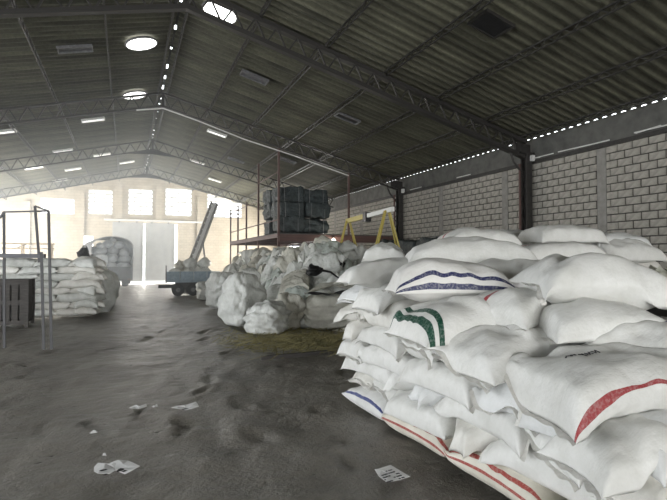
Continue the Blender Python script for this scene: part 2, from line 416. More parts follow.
# ------------------------------------------------------------------ gable wall with windows and sliding door
wb = empty('wall_back', (0, YG, 0)); tag(wb, 'cream painted gable wall with louvred windows and pilasters', kind='structure')
def wrect(u0, v0, u1, v1):
    a = at_y(u0, v1, YG); b = at_y(u1, v0, YG); return a.x, b.x, a.z, b.z
WIN = [wrect(40, 199, 75, 213.5), wrect(88, 190.5, 113, 214), wrect(128, 190, 153, 214.5), wrect(165, 189.5, 192, 215.5), wrect(207, 195, 242, 217)]
DOOR = (at_y(113, 250, YG).x, at_y(177.5, 250, YG).x, 0, at_y(145, 223.5, YG).z)
SIDEDOOR = (at_y(80, 250, YG).x, at_y(93, 250, YG).x, 0, at_y(88, 236, YG).z)
holes = WIN + [DOOR, SIDEDOOR]
cx = sorted({XL, XE+.2, XR, *[h[0] for h in holes], *[h[1] for h in holes]}); cz = sorted({0, *[h[2] for h in holes], *[h[3] for h in holes]})
m = MB()
for x0, x1 in zip(cx, cx[1:]):
    z0 = 0; segs = sorted([(h[2], h[3]) for h in holes if h[0] < (x0+x1)/2 < h[1]])
    spans = []
    for a, b_ in segs:
        if a > z0: spans.append((z0, a))
        z0 = b_
    for a, b_ in spans: m.box((x0, 0, a), (x1, .22, b_))
    t0, t1 = roof_z(x0)-.02, roof_z(x1)-.02
    m.add([(x0,0,z0),(x1,0,z0),(x1,.22,z0),(x0,.22,z0),(x0,0,t0),(x1,0,t1),(x1,.22,t1),(x0,.22,t0)], [(0,3,2,1),(4,5,6,7),(0,1,5,4),(1,2,6,5),(2,3,7,6),(3,0,4,7)])
m.build('gable_masonry', M['cream'], wb)
for u in (27, 81, 119, 159, 200):
    x = at_y(u, 200, YG).x; h = roof_z(x)-.5
    z0 = DOOR[3]+.3 if DOOR[0]-.3 < x < DOOR[1]+.3 else 0; MB().box((x-.22, -.16, z0), (x+.22, .0, h)).build('pilaster', M['cream'], wb)
for u0, u1 in ((-20, 81), (81, 119), (119, 159), (159, 200), (200, 262)):
    a, b_ = at_y(u0, 218, YG), at_y(u1, 218, YG); MB().box((a.x+.22, -.05, a.z-.06), (b_.x-.22, .0, a.z+.06)).build('sill_band', M['cream'], wb)
for i, (x0, x1, z0, z1) in enumerate(WIN):
    t = empty('window_%d' % (i+1), ((x0+x1)/2, YG, z0)); tag(t, kind='structure')
    hw, h = (x1-x0)/2, z1-z0
    f = MB().box((-hw, .0, 0), (-hw+.07, .12, h)).box((hw-.07, .0, 0), (hw, .12, h)).box((-hw, 0, 0), (hw, .12, .07)).box((-hw, 0, h-.07), (hw, .12, h))
    f.build('frame', M['slat'], t)
    n = 6 if h > 1.5 else 4
    for k in range(1, n): MB().box((-hw+.07, .02, h*k/n-.065), (hw-.07, .10, h*k/n+.065)).build('slat', M['slat'], t)
    for k in range(1, 4): MB().box((-hw+2*hw*k/4-.025, .04, .07), (-hw+2*hw*k/4+.025, .09, h-.07)).build('mullion', M['slat'], t)
    area('daylight_window', ((x0+x1)/2, YG+.3, (z0+z1)/2), (-math.pi/2, 0, 0), 2*hw+.1, h+.1, 9, (.96, .98, 1))
# sliding door leaves, slid so that daylight shows at the middle and the right jamb
x0, x1, _, zt = DOOR; dw = x1-x0
for i, (a, b_) in enumerate(((113, 142.3), (145.8, 173.6))):
    a = at_y(a, 250, YG).x; b_ = at_y(b_, 250, YG).x; t = empty('door_%d' % (i+1), ((a+b_)/2, YG-.12, .14)); tag(t, 'tall grey sheet metal sliding door leaf', kind='structure')
    hw = (b_-a)/2; h = zt-.14+.05
    for k in range(5): MB().box((-hw, -.03, h*k/5+.012), (hw, .03, h*(k+1)/5-.012)).build('panel', M['door'], t)
    MB().box((-hw, .0, 0), (hw, .045, h)).build('backing', M['door'], t)
    for s in (-1, 1): MB().box((s*hw-.05, -.05, 0), (s*hw+.05, .05, h)).build('stile', M['door'], t)
    for s in (-.6, .6): MB().box((s*hw-.05, -.06, h-.05), (s*hw+.05, .06, h+.22)).build('hanger', M['steel_grey'], t)
MB().box((x0-.6, -.30, zt+.12), (x1+2.2, -.16, zt+.26)).build('door_track', M['slat'], wb)
area('daylight_door', ((x0+x1)/2, YG+.45, zt/2), (-math.pi/2, 0, 0), dw+.2, zt, 22, (1, .95, .86))
x0, x1, _, zt = SIDEDOOR
area('daylight_small_door', ((x0+x1)/2, YG+.35, zt/2), (-math.pi/2, 0, 0), x1-x0, zt, 22, (1, .93, .82))

# left wall with the side door, front wall with the loading doors (both outside the picture)
wl = empty('wall_left', (XL, 0, 0)); tag(wl, 'block side wall with two wide open doors', kind='structure')
ZEL = ZE-.1
MB().box((-.22, YF, 0), (0, NEARD[0], ZEL)).box((-.22, NEARD[1], 0), (0, SIDE[0], ZEL)).box((-.22, NEARD[0], NEARD[2]), (0, NEARD[1], ZEL)).box((-.22, SIDE[1], 0), (0, YG, ZEL)).box((-.22, SIDE[0], SIDE[2]), (0, SIDE[1], ZEL)).build('masonry', M['block'], wl)
wf = empty('wall_front', (0, YF, 0)); tag(wf, 'front gable wall with wide loading doors', kind='structure')
m = MB().box((XL, -.22, 0), (FRONT[0], 0, FRONT[2])).box((FRONT[1], -.22, 0), (XE, 0, FRONT[2]))
m.add([(XL,-.22,FRONT[2]),(XE,-.22,FRONT[2]),(XE,-.22,ZE),(XR,-.22,ZR),(XL,-.22,ZE),(XL,0,FRONT[2]),(XE,0,FRONT[2]),(XE,0,ZE),(XR,0,ZR),(XL,0,ZE)],
      [(0,1,2,3,4),(9,8,7,6,5),(0,5,6,1),(1,6,7,2),(2,7,8,3),(3,8,9,4),(4,9,5,0)])
m.build('masonry', M['block'], wf)

# ------------------------------------------------------------------ steel columns on the right wall
def column(yy, label):
    t = empty('steel_column', (XE-.22, yy, 0)); tag(t, label, 'column', 'steel columns along the block wall')
    z = ZE-.55
    MB().box((-.02, -.10, 0), (.02, .10, z)).build('web', M['steel'], t)
    for s in (-1, 1): MB().box((-.11, s*.11-.015, 0), (.11, s*.11+.015, z)).build('flange', M['steel'], t)
    stick('outer_angle', (-.27, 0, 0), (-.27, 0, z-.3), .05, .05, M['steel_red'], t)
    k = 0; zz = .2
    while zz < z-.5:
        stick('lacing_bar', (-.27 if k % 2 else -.11, 0, zz), (-.11 if k % 2 else -.27, 0, zz+.22), .03, .03, M['steel'], t); zz += .22; k += 1
    MB().box((-.35, -.14, z), (.2, .14, z+.06)).build('cap_plate', M['steel'], t)
    m = MB().tube([(-.12, 0, z-.55), (-.25, 0, z-.5), (-.5, 0, z-.25), (-.62, 0, z+.0), (-.64, 0, z+.14)], .035, 6); m.build('knee_brace', M['steel'], t)
    m = MB().box((-.45, -.03, z+.06), (.15, .03, z+.32)); m.build('bearing_plate', M['steel'], t)
    b = MB().box((.02, -.22, z-.22), (.14, -.13, z-.04)); b.build('junction_box', M['slat'], t)
column(Y0, 'dark laced steel column standing on its own against bare block wall')
column(Y0+BAY, 'dark laced steel column behind the yellow gantry, at the bale platform')

# ------------------------------------------------------------------ skylights, roof vents, hatch
rr = random.Random(2)
def roof_frame(p, s):
    a = math.atan(SL)*s
    return Matrix.Translation(p) @ Matrix.Rotation(a, 4, 'Y')
for (u, v, label) in ((141.5, 43.5, 'round glowing skylight alone in the left roof slope'), (134.5, 95, 'round skylight seen through the web of a roof truss'), (220, 12.5, 'round skylight half hidden behind the heavy dark truss')):
    p = at_roof(u, v, .08); s = 1 if p.x > XR else -1
    t = empty('round_skylight', p); t.matrix_basis = roof_frame(p, s); tag(t, label, 'skylight', 'round skylights')
    r = .42; m = MB(); n = 28; m.v = [(r*math.cos(2*math.pi*k/n), r*math.sin(2*math.pi*k/n), -.02) for k in range(n)]+[(0, 0, -.06)]; m.f = [(k, n, (k+1) % n) for k in range(n)]
    m.build('diffuser', M['lens'], t, smooth=True)
    m = MB(); ring = [(r*math.cos(2*math.pi*k/n), r*math.sin(2*math.pi*k/n), .0) for k in range(n+1)]; m.tube(ring, .03, 6, False); m.build('rim', M['steel_grey'], t, smooth=True)
VENTS = [(75, 48.5, 0), (254.5, 77, 1), (347.5, 118, 0), (93, 119.5, 2), (217, 133, 2), (63, 150.5, 2), (102, 154.5, 2), (34, 167.5, 3), (287, 160, 1), (236, 160, 1), (73, 169, 2), (197, 162, 2), (215, 180, 2), (3, 131.5, 2), (127, 162, 2), (60, 180, 2)]
for (u, v, k) in VENTS:
    p = at_roof(u, v, .12); s = 1 if p.x > XR else -1
    near = p.y < Y0+BAY
    t = empty('roof_vent', p); t.matrix_basis = roof_frame(p, s)
    bay = int((p.y-Y0)//BAY); where = ['behind the heavy dark truss', 'behind the platform truss', 'between the last two trusses', 'close to the gable'][min(max(bay, 0), 3)]
    kind_ = 'dark roof vent with bright spots' if (k == 0 and u > 100) else ['pale grey roof vent', 'dull grey roof vent', 'narrow roof vent with a bright edge', 'long white glowing roof vent'][k]
    tag(t, kind_+' '+where+(', platform slope' if s > 0 else ', stack slope'), 'roof vent', 'rectangular roof vents')
    lx, ly = (.40, .16)
    MB().box((-lx, -ly, 0), (lx, ly, .02)).build('cover', M['lens'] if k == 3 else M['steel_grey'] if k else (M['steel_grey'] if u < 100 else M['black']), t)
    f = MB().box((-lx-.03, -ly-.03, -.05), (lx+.03, -ly, .02)).box((-lx-.03, ly, -.05), (lx+.03, ly+.03, .02)).box((-lx-.03, -ly, -.05), (-lx, ly, .02)).box((lx, -ly, -.05), (lx+.03, ly, .02))
    f.build('curb', M['slat'] if k > 1 else M['steel_grey'], t)
    if k == 2: MB().box((-lx, ly-.07, -.03), (lx, ly, 0)).build('lit_gap', M['lens_dim'], t)
    if k == 0 and u > 100:
        for q in (-.25, .0, .3): MB().box((q-.04, -ly+.01, -.02), (q+.03, -ly+.05, 0)).build('lit_gap', M['lens_dim'], t)
p = at_roof(491, 24.5, .07); t = empty('roof_hatch', p); t.matrix_basis = roof_frame(p, 1); tag(t, 'black square hatch in the greenish roof sheets', 'hatch')
MB().box((-.33, -.26, -.01), (.33, .26, .03)).build('cover', M['black'], t)
MB().box((-.38, -.30, -.03), (.38, -.26, .03)).box((-.38, .26, -.03), (.38, .30, .03)).box((-.38, -.26, -.03), (-.33, .26, .03)).box((.33, -.26, -.03), (.38, .26, .03)).build('frame', M['steel'], t)


# ------------------------------------------------------------------ sacks that drape over what lies below them
class Heap:
    """height field of whatever has been piled up so far in a plan rectangle"""
    def __init__(s, x0, y0, x1, y1, res=.03):
        s.x0, s.y0, s.res = x0, y0, res; s.n = (int((x1-x0)/res)+1, int((y1-y0)/res)+1); s.H = np.zeros(s.n)
    def xy(s): return np.meshgrid(s.x0+np.arange(s.n[0])*s.res, s.y0+np.arange(s.n[1])*s.res, indexing='ij')
    def get(s, x, y):
        i = np.clip(((x-s.x0)/s.res).round().astype(int), 0, s.n[0]-1); j = np.clip(((y-s.y0)/s.res).round().astype(int), 0, s.n[1]-1)
        return s.H[i, j]
    def put(s, x, y, z):
        i = ((x-s.x0)/s.res).round().astype(int); j = ((y-s.y0)/s.res).round().astype(int)
        ok = (i >= 0) & (i < s.n[0]) & (j >= 0) & (j < s.n[1]); np.maximum.at(s.H, (i[ok], j[ok]), z[ok])
def upsample(a, k):
    n, m = a.shape; xi = np.linspace(0, n-1, (n-1)*k+1); yi = np.linspace(0, m-1, (m-1)*k+1)
    i = np.minimum(xi.astype(int), n-2); j = np.minimum(yi.astype(int), m-2); fx = (xi-i)[:, None]; fy = (yi-j)[None, :]
    g = lambda p, q: a[np.ix_(i+p, j+q)]
    return g(0,0)*(1-fx)*(1-fy)+g(1,0)*fx*(1-fy)+g(0,1)*(1-fx)*fy+g(1,1)*fx*fy
def blur(a):
    p = np.pad(a, 1, mode='edge'); return (p[:-2,1:-1]+p[2:,1:-1]+p[1:-1,:-2]+p[1:-1,2:]+2*a)/6
SEED = [100]
def sack(heap, cx, cy, rot, L=.95, W=.58, T=.23, mat='sack', nu=34, nv=24, neck=0, crumple=0.0, drop=.0045, its=70, squish=.055, hem=True, name='woven_sack', zmin=None, tilt=0, lump=.10, ear=1.0, wrinkle=.006, roll=0, pct=72, hang=.10, zmax=None, ex=(.45, .42)):
    """one filled sack; returns its object. rot: heading of the long side (rad). neck: +-1 ties one end"""
    SEED[0] += 1; sd = SEED[0]; R = np.random.RandomState(sd)
    u = np.sin(np.pi/2*np.linspace(-1, 1, nu)); v = np.sin(np.pi/2*np.linspace(-1, 1, nv)); U, V = np.meshgrid(u, v, indexing='ij')
    px = U*L/2*(1-.075*ear*(1-V**2)); py = V*W/2*(1-.11*ear*(1-U**2))
    wob = SinNoise(sd, 2.2, 4); px = px+.02*wob(U*1.1, V)*np.abs(U); py = py+.02*wob(U+3, V*1.2)*np.abs(V)
    if neck:
        q = np.clip((U*neck-.35)/.65, 0, 1); q = q*q*(3-2*q); py = py*(1-.72*q)
    f = np.clip(1-np.abs(U)**3.2, 0, 1)**ex[0]*np.clip(1-np.abs(V)**2.8, 0, 1)**ex[1]
    f = f*(1+lump*SinNoise(sd+1, 2.6, 5)(U, V))
    c, s_ = math.cos(rot), math.sin(rot)
    X = cx+px*c-py*s_; Y = cy+px*s_+py*c
    b = heap.get(X, Y); b = np.minimum(b, np.percentile(b[3:-3, 3:-3], pct)+.04); b = b-np.minimum(squish, b*.6)*np.clip(f, 0, 1)**.5
    if zmin is not None: b = np.clip(b, zmin-hang*(1-np.clip(f*2.5, 0, 1)), zmin+.05)
    if zmax is not None: b = np.minimum(b, zmax)
    s = np.full_like(b, b.max()+.0)
    for k in range(its): s = np.maximum(.75*blur(s)+.25*s-drop, b)
    s = np.maximum(blur(blur(s)), b*.0)
    f = np.clip(f, 0, None)
    bot = s+.42*T*(1-np.clip(f, 0, 1)); top = s+.42*T+.58*T*f
    if tilt: bot = bot+tilt*px; top = top+tilt*px
    if roll: bot = bot+roll*py; top = top+roll*py
    # puckers along the sewn ends, folds on the sides
    e = np.exp(-(1-np.abs(U))/.10); es = np.exp(-(1-np.abs(V))/.14)
    pk = wrinkle*(e*np.sin(V*R.uniform(11, 16)+R.rand()*6+3*np.sin(V*5))+.8*es*np.sin(U*R.uniform(10, 15)+R.rand()*6+2*np.sin(U*4)))
    edge = np.clip((1-np.abs(U))*12, 0, 1)*np.clip((1-np.abs(V))*12, 0, 1)
    dn = SinNoise(sd+7, 7.5, 6); dn2 = SinNoise(sd+8, 15, 6)
    top = top+pk*edge+edge*(.009*dn(U*1.5, V)+.0065*dn2.ridged(U*1.5, V)*(.35+e+es))
    if crumple:
        n1 = SinNoise(sd+2, 6, 6); n2 = SinNoise(sd+3, 13, 6)
        d = crumple*(.65*n1.ridged(U*1.4, V)+.45*n2.ridged(U*1.4, V))*np.clip(edge+.25, 0, 1)
        top = top+d; X = X+.6*crumple*n1.ridged(V+5, U*1.4); Y = Y+.6*crumple*n1.ridged(V-4, U*1.4+2)
    bot = np.minimum(bot, top-.003*edge)
    z0 = float(min(bot.min(), top.min()))
    heap.put(upsample(X, 3).ravel(), upsample(Y, 3).ravel(), upsample(top, 3).ravel())
    P = np.stack([X-cx, Y-cy, top-z0], -1).reshape(-1, 3); Q = np.stack([X-cx, Y-cy, bot-z0], -1)[1:-1, 1:-1].reshape(-1, 3)
    n = nu*nv; idx = np.arange(n).reshape(nu, nv); ib = idx.copy(); ib[1:-1, 1:-1] = n+np.arange((nu-2)*(nv-2)).reshape(nu-2, nv-2)
    ft = np.stack([idx[:-1,:-1], idx[1:,:-1], idx[1:,1:], idx[:-1,1:]], -1).reshape(-1, 4); fb = np.stack([ib[:-1,:-1], ib[:-1,1:], ib[1:,1:], ib[1:,:-1]], -1).reshape(-1, 4)
    faces = np.concatenate([ft, fb])
    me = bpy.data.meshes.new(name); me.from_pydata(np.concatenate([P, Q]).tolist(), [], faces.tolist())
    lin_u, lin_v = (np.arcsin(U)/np.pi+.5).ravel(), (np.arcsin(V)/np.pi+.5).ravel()
    ub = (np.arcsin(U)/np.pi+.5)[1:-1,1:-1].ravel(); vb_ = (np.arcsin(V)/np.pi+.5)[1:-1,1:-1].ravel()
    UVv = np.stack([np.concatenate([(U/2+.5).ravel(), (U/2+.5)[1:-1,1:-1].ravel()]), np.concatenate([lin_v, vb_])], -1)
    uvl = me.uv_layers.new(name='uv'); li = np.empty(len(me.loops), dtype=np.int32); me.loops.foreach_get('vertex_index', li)
    UVl = UVv[li].astype(np.float32); UVl[len(ft)*4:] = .5; uvl.data.foreach_set('uv', UVl.ravel())
    o = link(name, me, M[mat], None, (cx, cy, z0), smooth=True)
    o_info = dict(X=X, Y=Y, top=top, U=U, V=V, z0=z0)
    if hem:
        for sgn, k in ((-1, 0), (1, nu-1)):
            if neck == sgn: continue
            bx, by, bz = X[k]-cx, Y[k]-cy, top[k]-z0; h = MB(); dx, dy = sgn*c, sgn*s_
            l = .030*(1+.3*np.sin(v*9+sd)); wz = .008*np.sin(v*14+sd)
            a = [(bx[i]-dx*.01, by[i]-dy*.01, bz[i]+.002) for i in range(nv)]; b2 = [(bx[i]+dx*l[i], by[i]+dy*l[i], max(bz[i]-.008+wz[i], -z0+.004)) for i in range(nv)]
            h.add(a+b2, [(i, i+1, nv+i+1, nv+i) for i in range(nv-1)]); h.build('hem', M['hem'], o, smooth=True)
    o['_'] = 0; del o['_']
    return o, o_info
def scribble(info, o, strokes, r=.004, name='ink_writing'):
    """hand lettering inked on the top of a sack; strokes are polylines in the sack's own (u,v)"""
    X, Y, T_ = info['X'], info['Y'], info['top']; U, V = info['U'][:, 0], info['V'][0]; ox, oy = o.location.x, o.location.y
    def at(u, v):
        i = min(max(np.searchsorted(U, u)-1, 0), len(U)-2); j = min(max(np.searchsorted(V, v)-1, 0), len(V)-2); a = (u-U[i])/(U[i+1]-U[i]); b = (v-V[j])/(V[j+1]-V[j])
        g = lambda A: A[i,j]*(1-a)*(1-b)+A[i+1,j]*a*(1-b)+A[i,j+1]*(1-a)*b+A[i+1,j+1]*a*b
        return Vector((g(X)-ox, g(Y)-oy, g(T_)-info['z0']+.003))
    m = MB()
    for st in strokes:
        pts = []
        for (a, b), (c_, d) in zip(st, st[1:]):
            for k in range(4): pts.append(at(a+(c_-a)*k/4, b+(d-b)*k/4))
        pts.append(at(*st[-1])); m.tube(pts, r, 5)
    m.build(name, M['ink'], o)

# ---- the big stack in front
SACKG = 'white sacks of the big foreground stack'
HA = Heap(1.2, .2, 8.9, 7.6, .025)
rr = random.Random(21)
def pile_sack(x, y, rot, label='plain white woven sack built into the big foreground stack', **k):
    o, i = sack(HA, x, y, rot, **k); tag(o, label, 'sack', SACKG); return o, i
YY = math.pi/2
ORD = ['bottom', 'second', 'third', 'fourth', 'fifth', 'sixth', 'seventh', 'eighth', 'ninth', 'tenth']
PLAIN = 'plain white woven sack in the side of the big foreground stack, %s layer'
INNER = 'plain white woven sack laid crosswise inside the big foreground stack, %s layer'
LH = .182
def lim(y, x): return (7 if y > 4.1 else 6 if y > 3.3 else 5 if y > 2.8 else 4) + (1 if x > 2.95 and y < 3.3 else 0)
for k in range(8):
    y = 4.90+rr.uniform(-.03, .03); j = 0
    if k == 0:
        for yc, mt, lab in ((4.43, 'sack_blue2', 'bottom white sack with a blue edge stripe at the far corner of the stack'), (3.5, 'sack_red2', 'cream sack with two red stripes on the floor, next to the blue edged one'),
                            (2.57, 'sack_red2', 'cream sack with two red stripes on the floor beside the sheet of paper'), (1.64, 'sack_red2', 'cream striped sack on the floor at the near end of the stack')):
            pile_sack(2.52, yc, YY, lab, mat=mt, L=.95, W=.56, T=.25, drop=.002)
    while k and y > 1.5:
        longs = rr.random() < .55; dep = rr.uniform(.76, .90) if longs else rr.uniform(.46, .54); yc = y-dep/2; y -= dep*.96
        if k >= lim(yc, 2.4): continue
        kw = dict(zmin=k*LH, drop=.0022, T=rr.uniform(.235, .27), mat=rr.choice(['sack', 'sack', 'sack_b', 'sack', 'sack_c']), wrinkle=rr.uniform(.010, .020), nu=48, nv=30)
        if longs: pile_sack(2.53+rr.uniform(-.06, .05)-.008*k, yc, YY+rr.uniform(-.15, .15), PLAIN % ORD[k], L=dep+.06, W=rr.uniform(.55, .62), **kw)
        else: pile_sack(2.73+rr.uniform(-.07, .05)-.008*k, yc, rr.uniform(-.2, .2), PLAIN % ORD[k], L=.93, W=dep+.05, neck=rr.choice([0, 0, 0, -1]), **kw)
    for xc in (3.2, 4.05):
        for q in range(6):
            yc = 4.72-q*.60+(.2 if k % 2 else 0)
            if k >= lim(yc, xc) or yc > 5.0 or (xc < 4 and q < 4 and k < lim(yc, xc)-2): continue
            pile_sack(xc+rr.uniform(-.03, .03), yc, rr.uniform(-.06, .06), INNER % ORD[k], L=.9, W=.62, T=.25, zmin=k*LH, drop=.002, mat='sack', nu=22, nv=16, hem=False)
#HEROES#
def hero(label, u, v, t, rot, dx=0, dy=0, **k):
    p = at_t(u, v, t); k.setdefault('nu', 60); k.setdefault('nv', 42); k.setdefault('wrinkle', .014); k.setdefault('drop', .0024); k.setdefault('hang', .07); k.setdefault('ex', (.58, .54)); k.setdefault('ear', 1.4)
    k.setdefault('zmin', p.z-k['T']*.5)
    return pile_sack(p.x+dx, p.y+dy, math.radians(rot), label, **k)
#M['sack_redends'] = sack_mat('white_sack_red_end_stripes', (.80, .80, .785), (.70, .70, .675), [(.035, .075), (.95, .985)], (.30, .045, .05), along='u')
hero('small white sack with a gathered neck behind the far top corner of the stack', 385, 254, 5.5, 60, L=.75, W=.5, T=.22, neck=1)
hero('plump plain sack with a pointed end on the far top corner of the stack', 388, 274, 4.9, -12, L=.98, W=.6, T=.28)
hero('long plain white sack lying along the back of the stack top', 466, 255, 4.75, -22, L=1.28, W=.6, T=.32)
hero('white sack half covered under the large pillow-like sack', 515, 272, 4.3, -40, L=.9, W=.6, T=.25)
hero('white sack with two dark blue stripes along its front edge', 447, 280, 4.0, -20, mat='sack_blue', L=.98, W=.58, T=.36)
hero('white sack crossed by a thin red line on the stack top', 518, 308, 3.6, 15, mat='sack_redmid', L=.85, W=.62, T=.28)
hero('white sack with green stripes across its end', 463, 324, 3.58, -8, mat='sack_green', L=1.0, W=.72, T=.31)
hero('plain white sack wedged under the large pillow-like sack', 598, 322, 3.2, -20, L=.84, W=.58, T=.28)
o, inf = hero('white sack with a short ink mark beside the green striped one', 506, 354, 3.25, 4, L=.90, W=.68, T=.29)
scribble(inf, o, [[(.0, .62), (.03, .46)], [(.08, .62), (.11, .46)], [(.02, .55), (.10, .53)], [(.15, .58), (.17, .48)]], .003)
hero('white sack with a blue stripe beside the red edged one', 668, 350, 2.95, -55, mat='sack_blue3', L=.95, W=.62, T=.27)
hero('plain sack bulging out below the red edged one', 650, 450, 2.45, -15, L=.95, W=.55, T=.25)
o, inf = hero('large white sack with a red stripe along its edge and handwriting on top', 612, 379, 2.74, -10, mat='sack_red', L=1.10, W=.76, T=.31, hang=.16, drop=.0033)
scribble(inf, o, [[(-0.52, 0.17), (-0.50, 0.05), (-0.47, 0.15), (-0.45, 0.05), (-0.41, 0.17)], [(-0.39, 0.11), (-0.36, 0.03), (-0.33, 0.13)], [(-0.36, 0.03), (-0.39, -0.09)], [(-0.31, 0.03), (-0.30, 0.13), (-0.27, 0.03), (-0.25, 0.13), (-0.23, 0.03)], [(-0.21, 0.13), (-0.19, 0.03), (-0.16, 0.13), (-0.14, 0.03)]], .0026)
scribble(inf, o, [[(-.58, .09), (-.565, .07)]], .004, 'ink_dot')
hero('large smooth pillow-like white sack topmost on the stack', 588, 286, 3.5, -20, L=.98, W=.70, T=.38, ear=1.3, hang=.12, drop=.003)

# ---- the stack behind it
SACKB = 'white sacks of the second stack'
def back_sack(x, y, rot, label='white woven sack in the second stack by the block wall', **k):
    o, i = sack(HA, x, y, rot, **k); tag(o, label, 'sack', SACKB); return o
for k in range(10):
    for xi in range(4):
        x = 4.75+xi*.84+(.3 if k % 2 else 0)+rr.uniform(-.04, .04)
        if k >= (10 if xi < 2 else 9 if xi < 3 else 8): continue
        for y in (5.35, 5.95) if k > 6 else (5.3,):
            back_sack(x, y+rr.uniform(-.05, .05), math.radians(-6)+rr.uniform(-.12, .12), 'white woven sack in the second stack by the block wall, %s layer' % ORD[k], L=.94, W=.6, T=.255, zmin=k*.2, drop=.0025, mat=rr.choice(['sack', 'sack_b', 'sack_c']), nu=30 if k > 5 else 18, nv=20 if k > 5 else 12, hem=k > 5)
    
for lab, u, v, t_, rot, mt in (('white sack with a thin red line atop the second stack', 478, 240, 6.1, -15, 'sack_redmid'), ('plain sack topmost in the middle of the second stack', 560, 236, 6.2, -12, 'sack'), ('white sack with pointed corners at the wall end of the second stack', 608, 243, 6.5, -5, 'sack_b'),
        ('small slumped sack in a gap of the second stack with a red line', 555, 254, 5.6, -20, 'sack_redmid'), ('plain pointed sack sloping down the wall end of the second stack', 622, 254, 6.3, -5, 'sack')):
    p = at_t(u, v, t_); back_sack(p.x, p.y, math.radians(rot), lab, L=.98, W=.6, T=.27, zmin=p.z-.13, mat=mt, nu=40, nv=28, drop=.003, hang=.1, wrinkle=.011)
# ------------------------------------------------------------------ lump-shaped things (jumbo sacks, bundles, bales)
def lump(name, loc, rx, ry, h, mat, rz=0, sq=.7, crumple=.06, seed=0, nt_=40, nz=22, parent=None, folds=0, taper=0, lean=(0, 0), top=.35, zfold=0):
    """soft standing bundle: superellipse plan, rounded top and foot, crumpled skin"""
    th = np.linspace(0, 2*np.pi, nt_, endpoint=False); t = np.linspace(0, 1, nz); TH, TT = np.meshgrid(th, t, indexing='ij')
    c, s = np.cos(TH), np.sin(TH); e = sq
    prof = np.minimum(1, (np.sin(np.pi*np.clip(TT, 0, 1)**.8)**top))*(1-taper*TT)
    prof = np.where(TT < .02, .55, prof); prof[:, -1] = .0
    xx = np.sign(c)*np.abs(c)**e*rx; yy = np.sign(s)*np.abs(s)**e*ry
    n1 = SinNoise(seed+1, 4.2/max(rx, .3), 6, dim=3); n2 = SinNoise(seed+2, 9/max(rx, .3), 6, dim=3)
    zz = TT*h
    n3 = SinNoise(seed+3, 19/max(rx, .3), 7, dim=3); d = crumple*(.55*n1.ridged(xx, yy, zz)+.45*n2.ridged(xx, yy, zz)+.25*n3.ridged(xx, yy, zz))
    if folds: d = d+folds*np.sin(zz/h*22+3*np.sin(TH*2+seed)+TH)
    X = xx*prof*(1+d/rx)+lean[0]*TT; Y = yy*prof*(1+d/rx)+lean[1]*TT; Z = zz+.5*d*np.clip((TT-.3)*2, 0, 1)
    Z = np.maximum(Z, 0)
    idx = np.arange(nt_*nz).reshape(nt_, nz); a = idx; b = np.roll(idx, -1, 0)
    fs = np.stack([a[:, :-1], b[:, :-1], b[:, 1:], a[:, 1:]], -1).reshape(-1, 4).tolist(); fs.append(idx[:, 0][::-1].tolist())
    me = bpy.data.meshes.new(name); me.from_pydata(np.stack([X, Y, Z], -1).reshape(-1, 3).tolist(), [], fs)
    o = link(name, me, mat, parent, loc, smooth=True); o.rotation_euler = (0, 0, rz); return o

# ---- stack of sacks on the left, its face at y = 15.4
HL = Heap(-8, 14.5, .6, 18.4, .04); rr = random.Random(31)
for k in range(8):
    for j, y in enumerate((15.72, 16.35) if k > 4 else (15.72,)):
        x = -1.35+(.35 if k % 2 else 0)+rr.uniform(-.04, .04); n = 0
        while x > -6.2:
            o, _ = sack(HL, x, y+rr.uniform(-.05, .05), rr.uniform(-.07, .07), L=rr.uniform(.86, .96), W=.58, T=.27, mat=rr.choice(['old_b', 'sack_c', 'old', 'sack_c']), nu=26, nv=18, zmin=k*.2, drop=.002, hem=(j == 0 and x > -4))
            tag(o, 'dusty white sack in the neat stack behind the metal rack, %s layer' % ORD[k], 'sack', 'sacks of the neat stack on the aisle side'); x -= .88+rr.uniform(-.02, .03)
    o, _ = sack(HL, -.98+rr.uniform(-.06, .06), 15.8+rr.uniform(-.06, .06), 1.35+rr.uniform(-.2, .2), L=.9, W=.6, T=.27, mat=rr.choice(['old_b', 'sack_c']), nu=26, nv=18, zmin=k*.195, drop=.003)
    tag(o, 'dusty sack turned end-on at the aisle corner of the neat stack, %s layer' % ORD[k], 'sack', 'sacks of the neat stack on the aisle side')
p = at_z(99, 309, 0)
JS = 'large bulging sacks behind the neat stack'
for i, (u, v, r, h, lab) in enumerate(((101, 312, .45, 1.35, 'tall bulging grey sack on the floor at the end of the neat stack'), (107, 304, .45, 1.3, 'pale bulging sack on the floor close to the truck'), (95, 306, .48, 1.75, 'big pale sack rising behind the end of the neat stack'), (91, 301, .5, 1.85, 'bulging sack behind the tall grey one, below the black bag'))):
    q = at_z(u, v, 0); o = lump('bulk_sack', (q.x, q.y, 0), r, r*.9, h, M[['old', 'old_b', 'old_b', 'old'][i]], i, .8, .05, 40+i, folds=.02); tag(o, lab, 'sack', JS)
    MB().tube([(-.12, -.05, h-.10), (0, -.04, h-.02), (.12, -.05, h-.10)], .012, 6).build('tie', M['black'], o)
q = at_t(84.5, 260, 16.6); q.z = 1.66
o = lump('black_bag', (q.x, q.y, q.z), .24, .2, .42, M['black'], .3, .8, .07, 77); tag(o, 'crumpled black bag perched on top of the sack stack', 'bag')
m = MB().tube([(-.1, 0, .34), (-.05, -.02, .46), (.05, -.02, .46), (.1, 0, .34)], .02, 6); m.build('handle', M['black'], o)

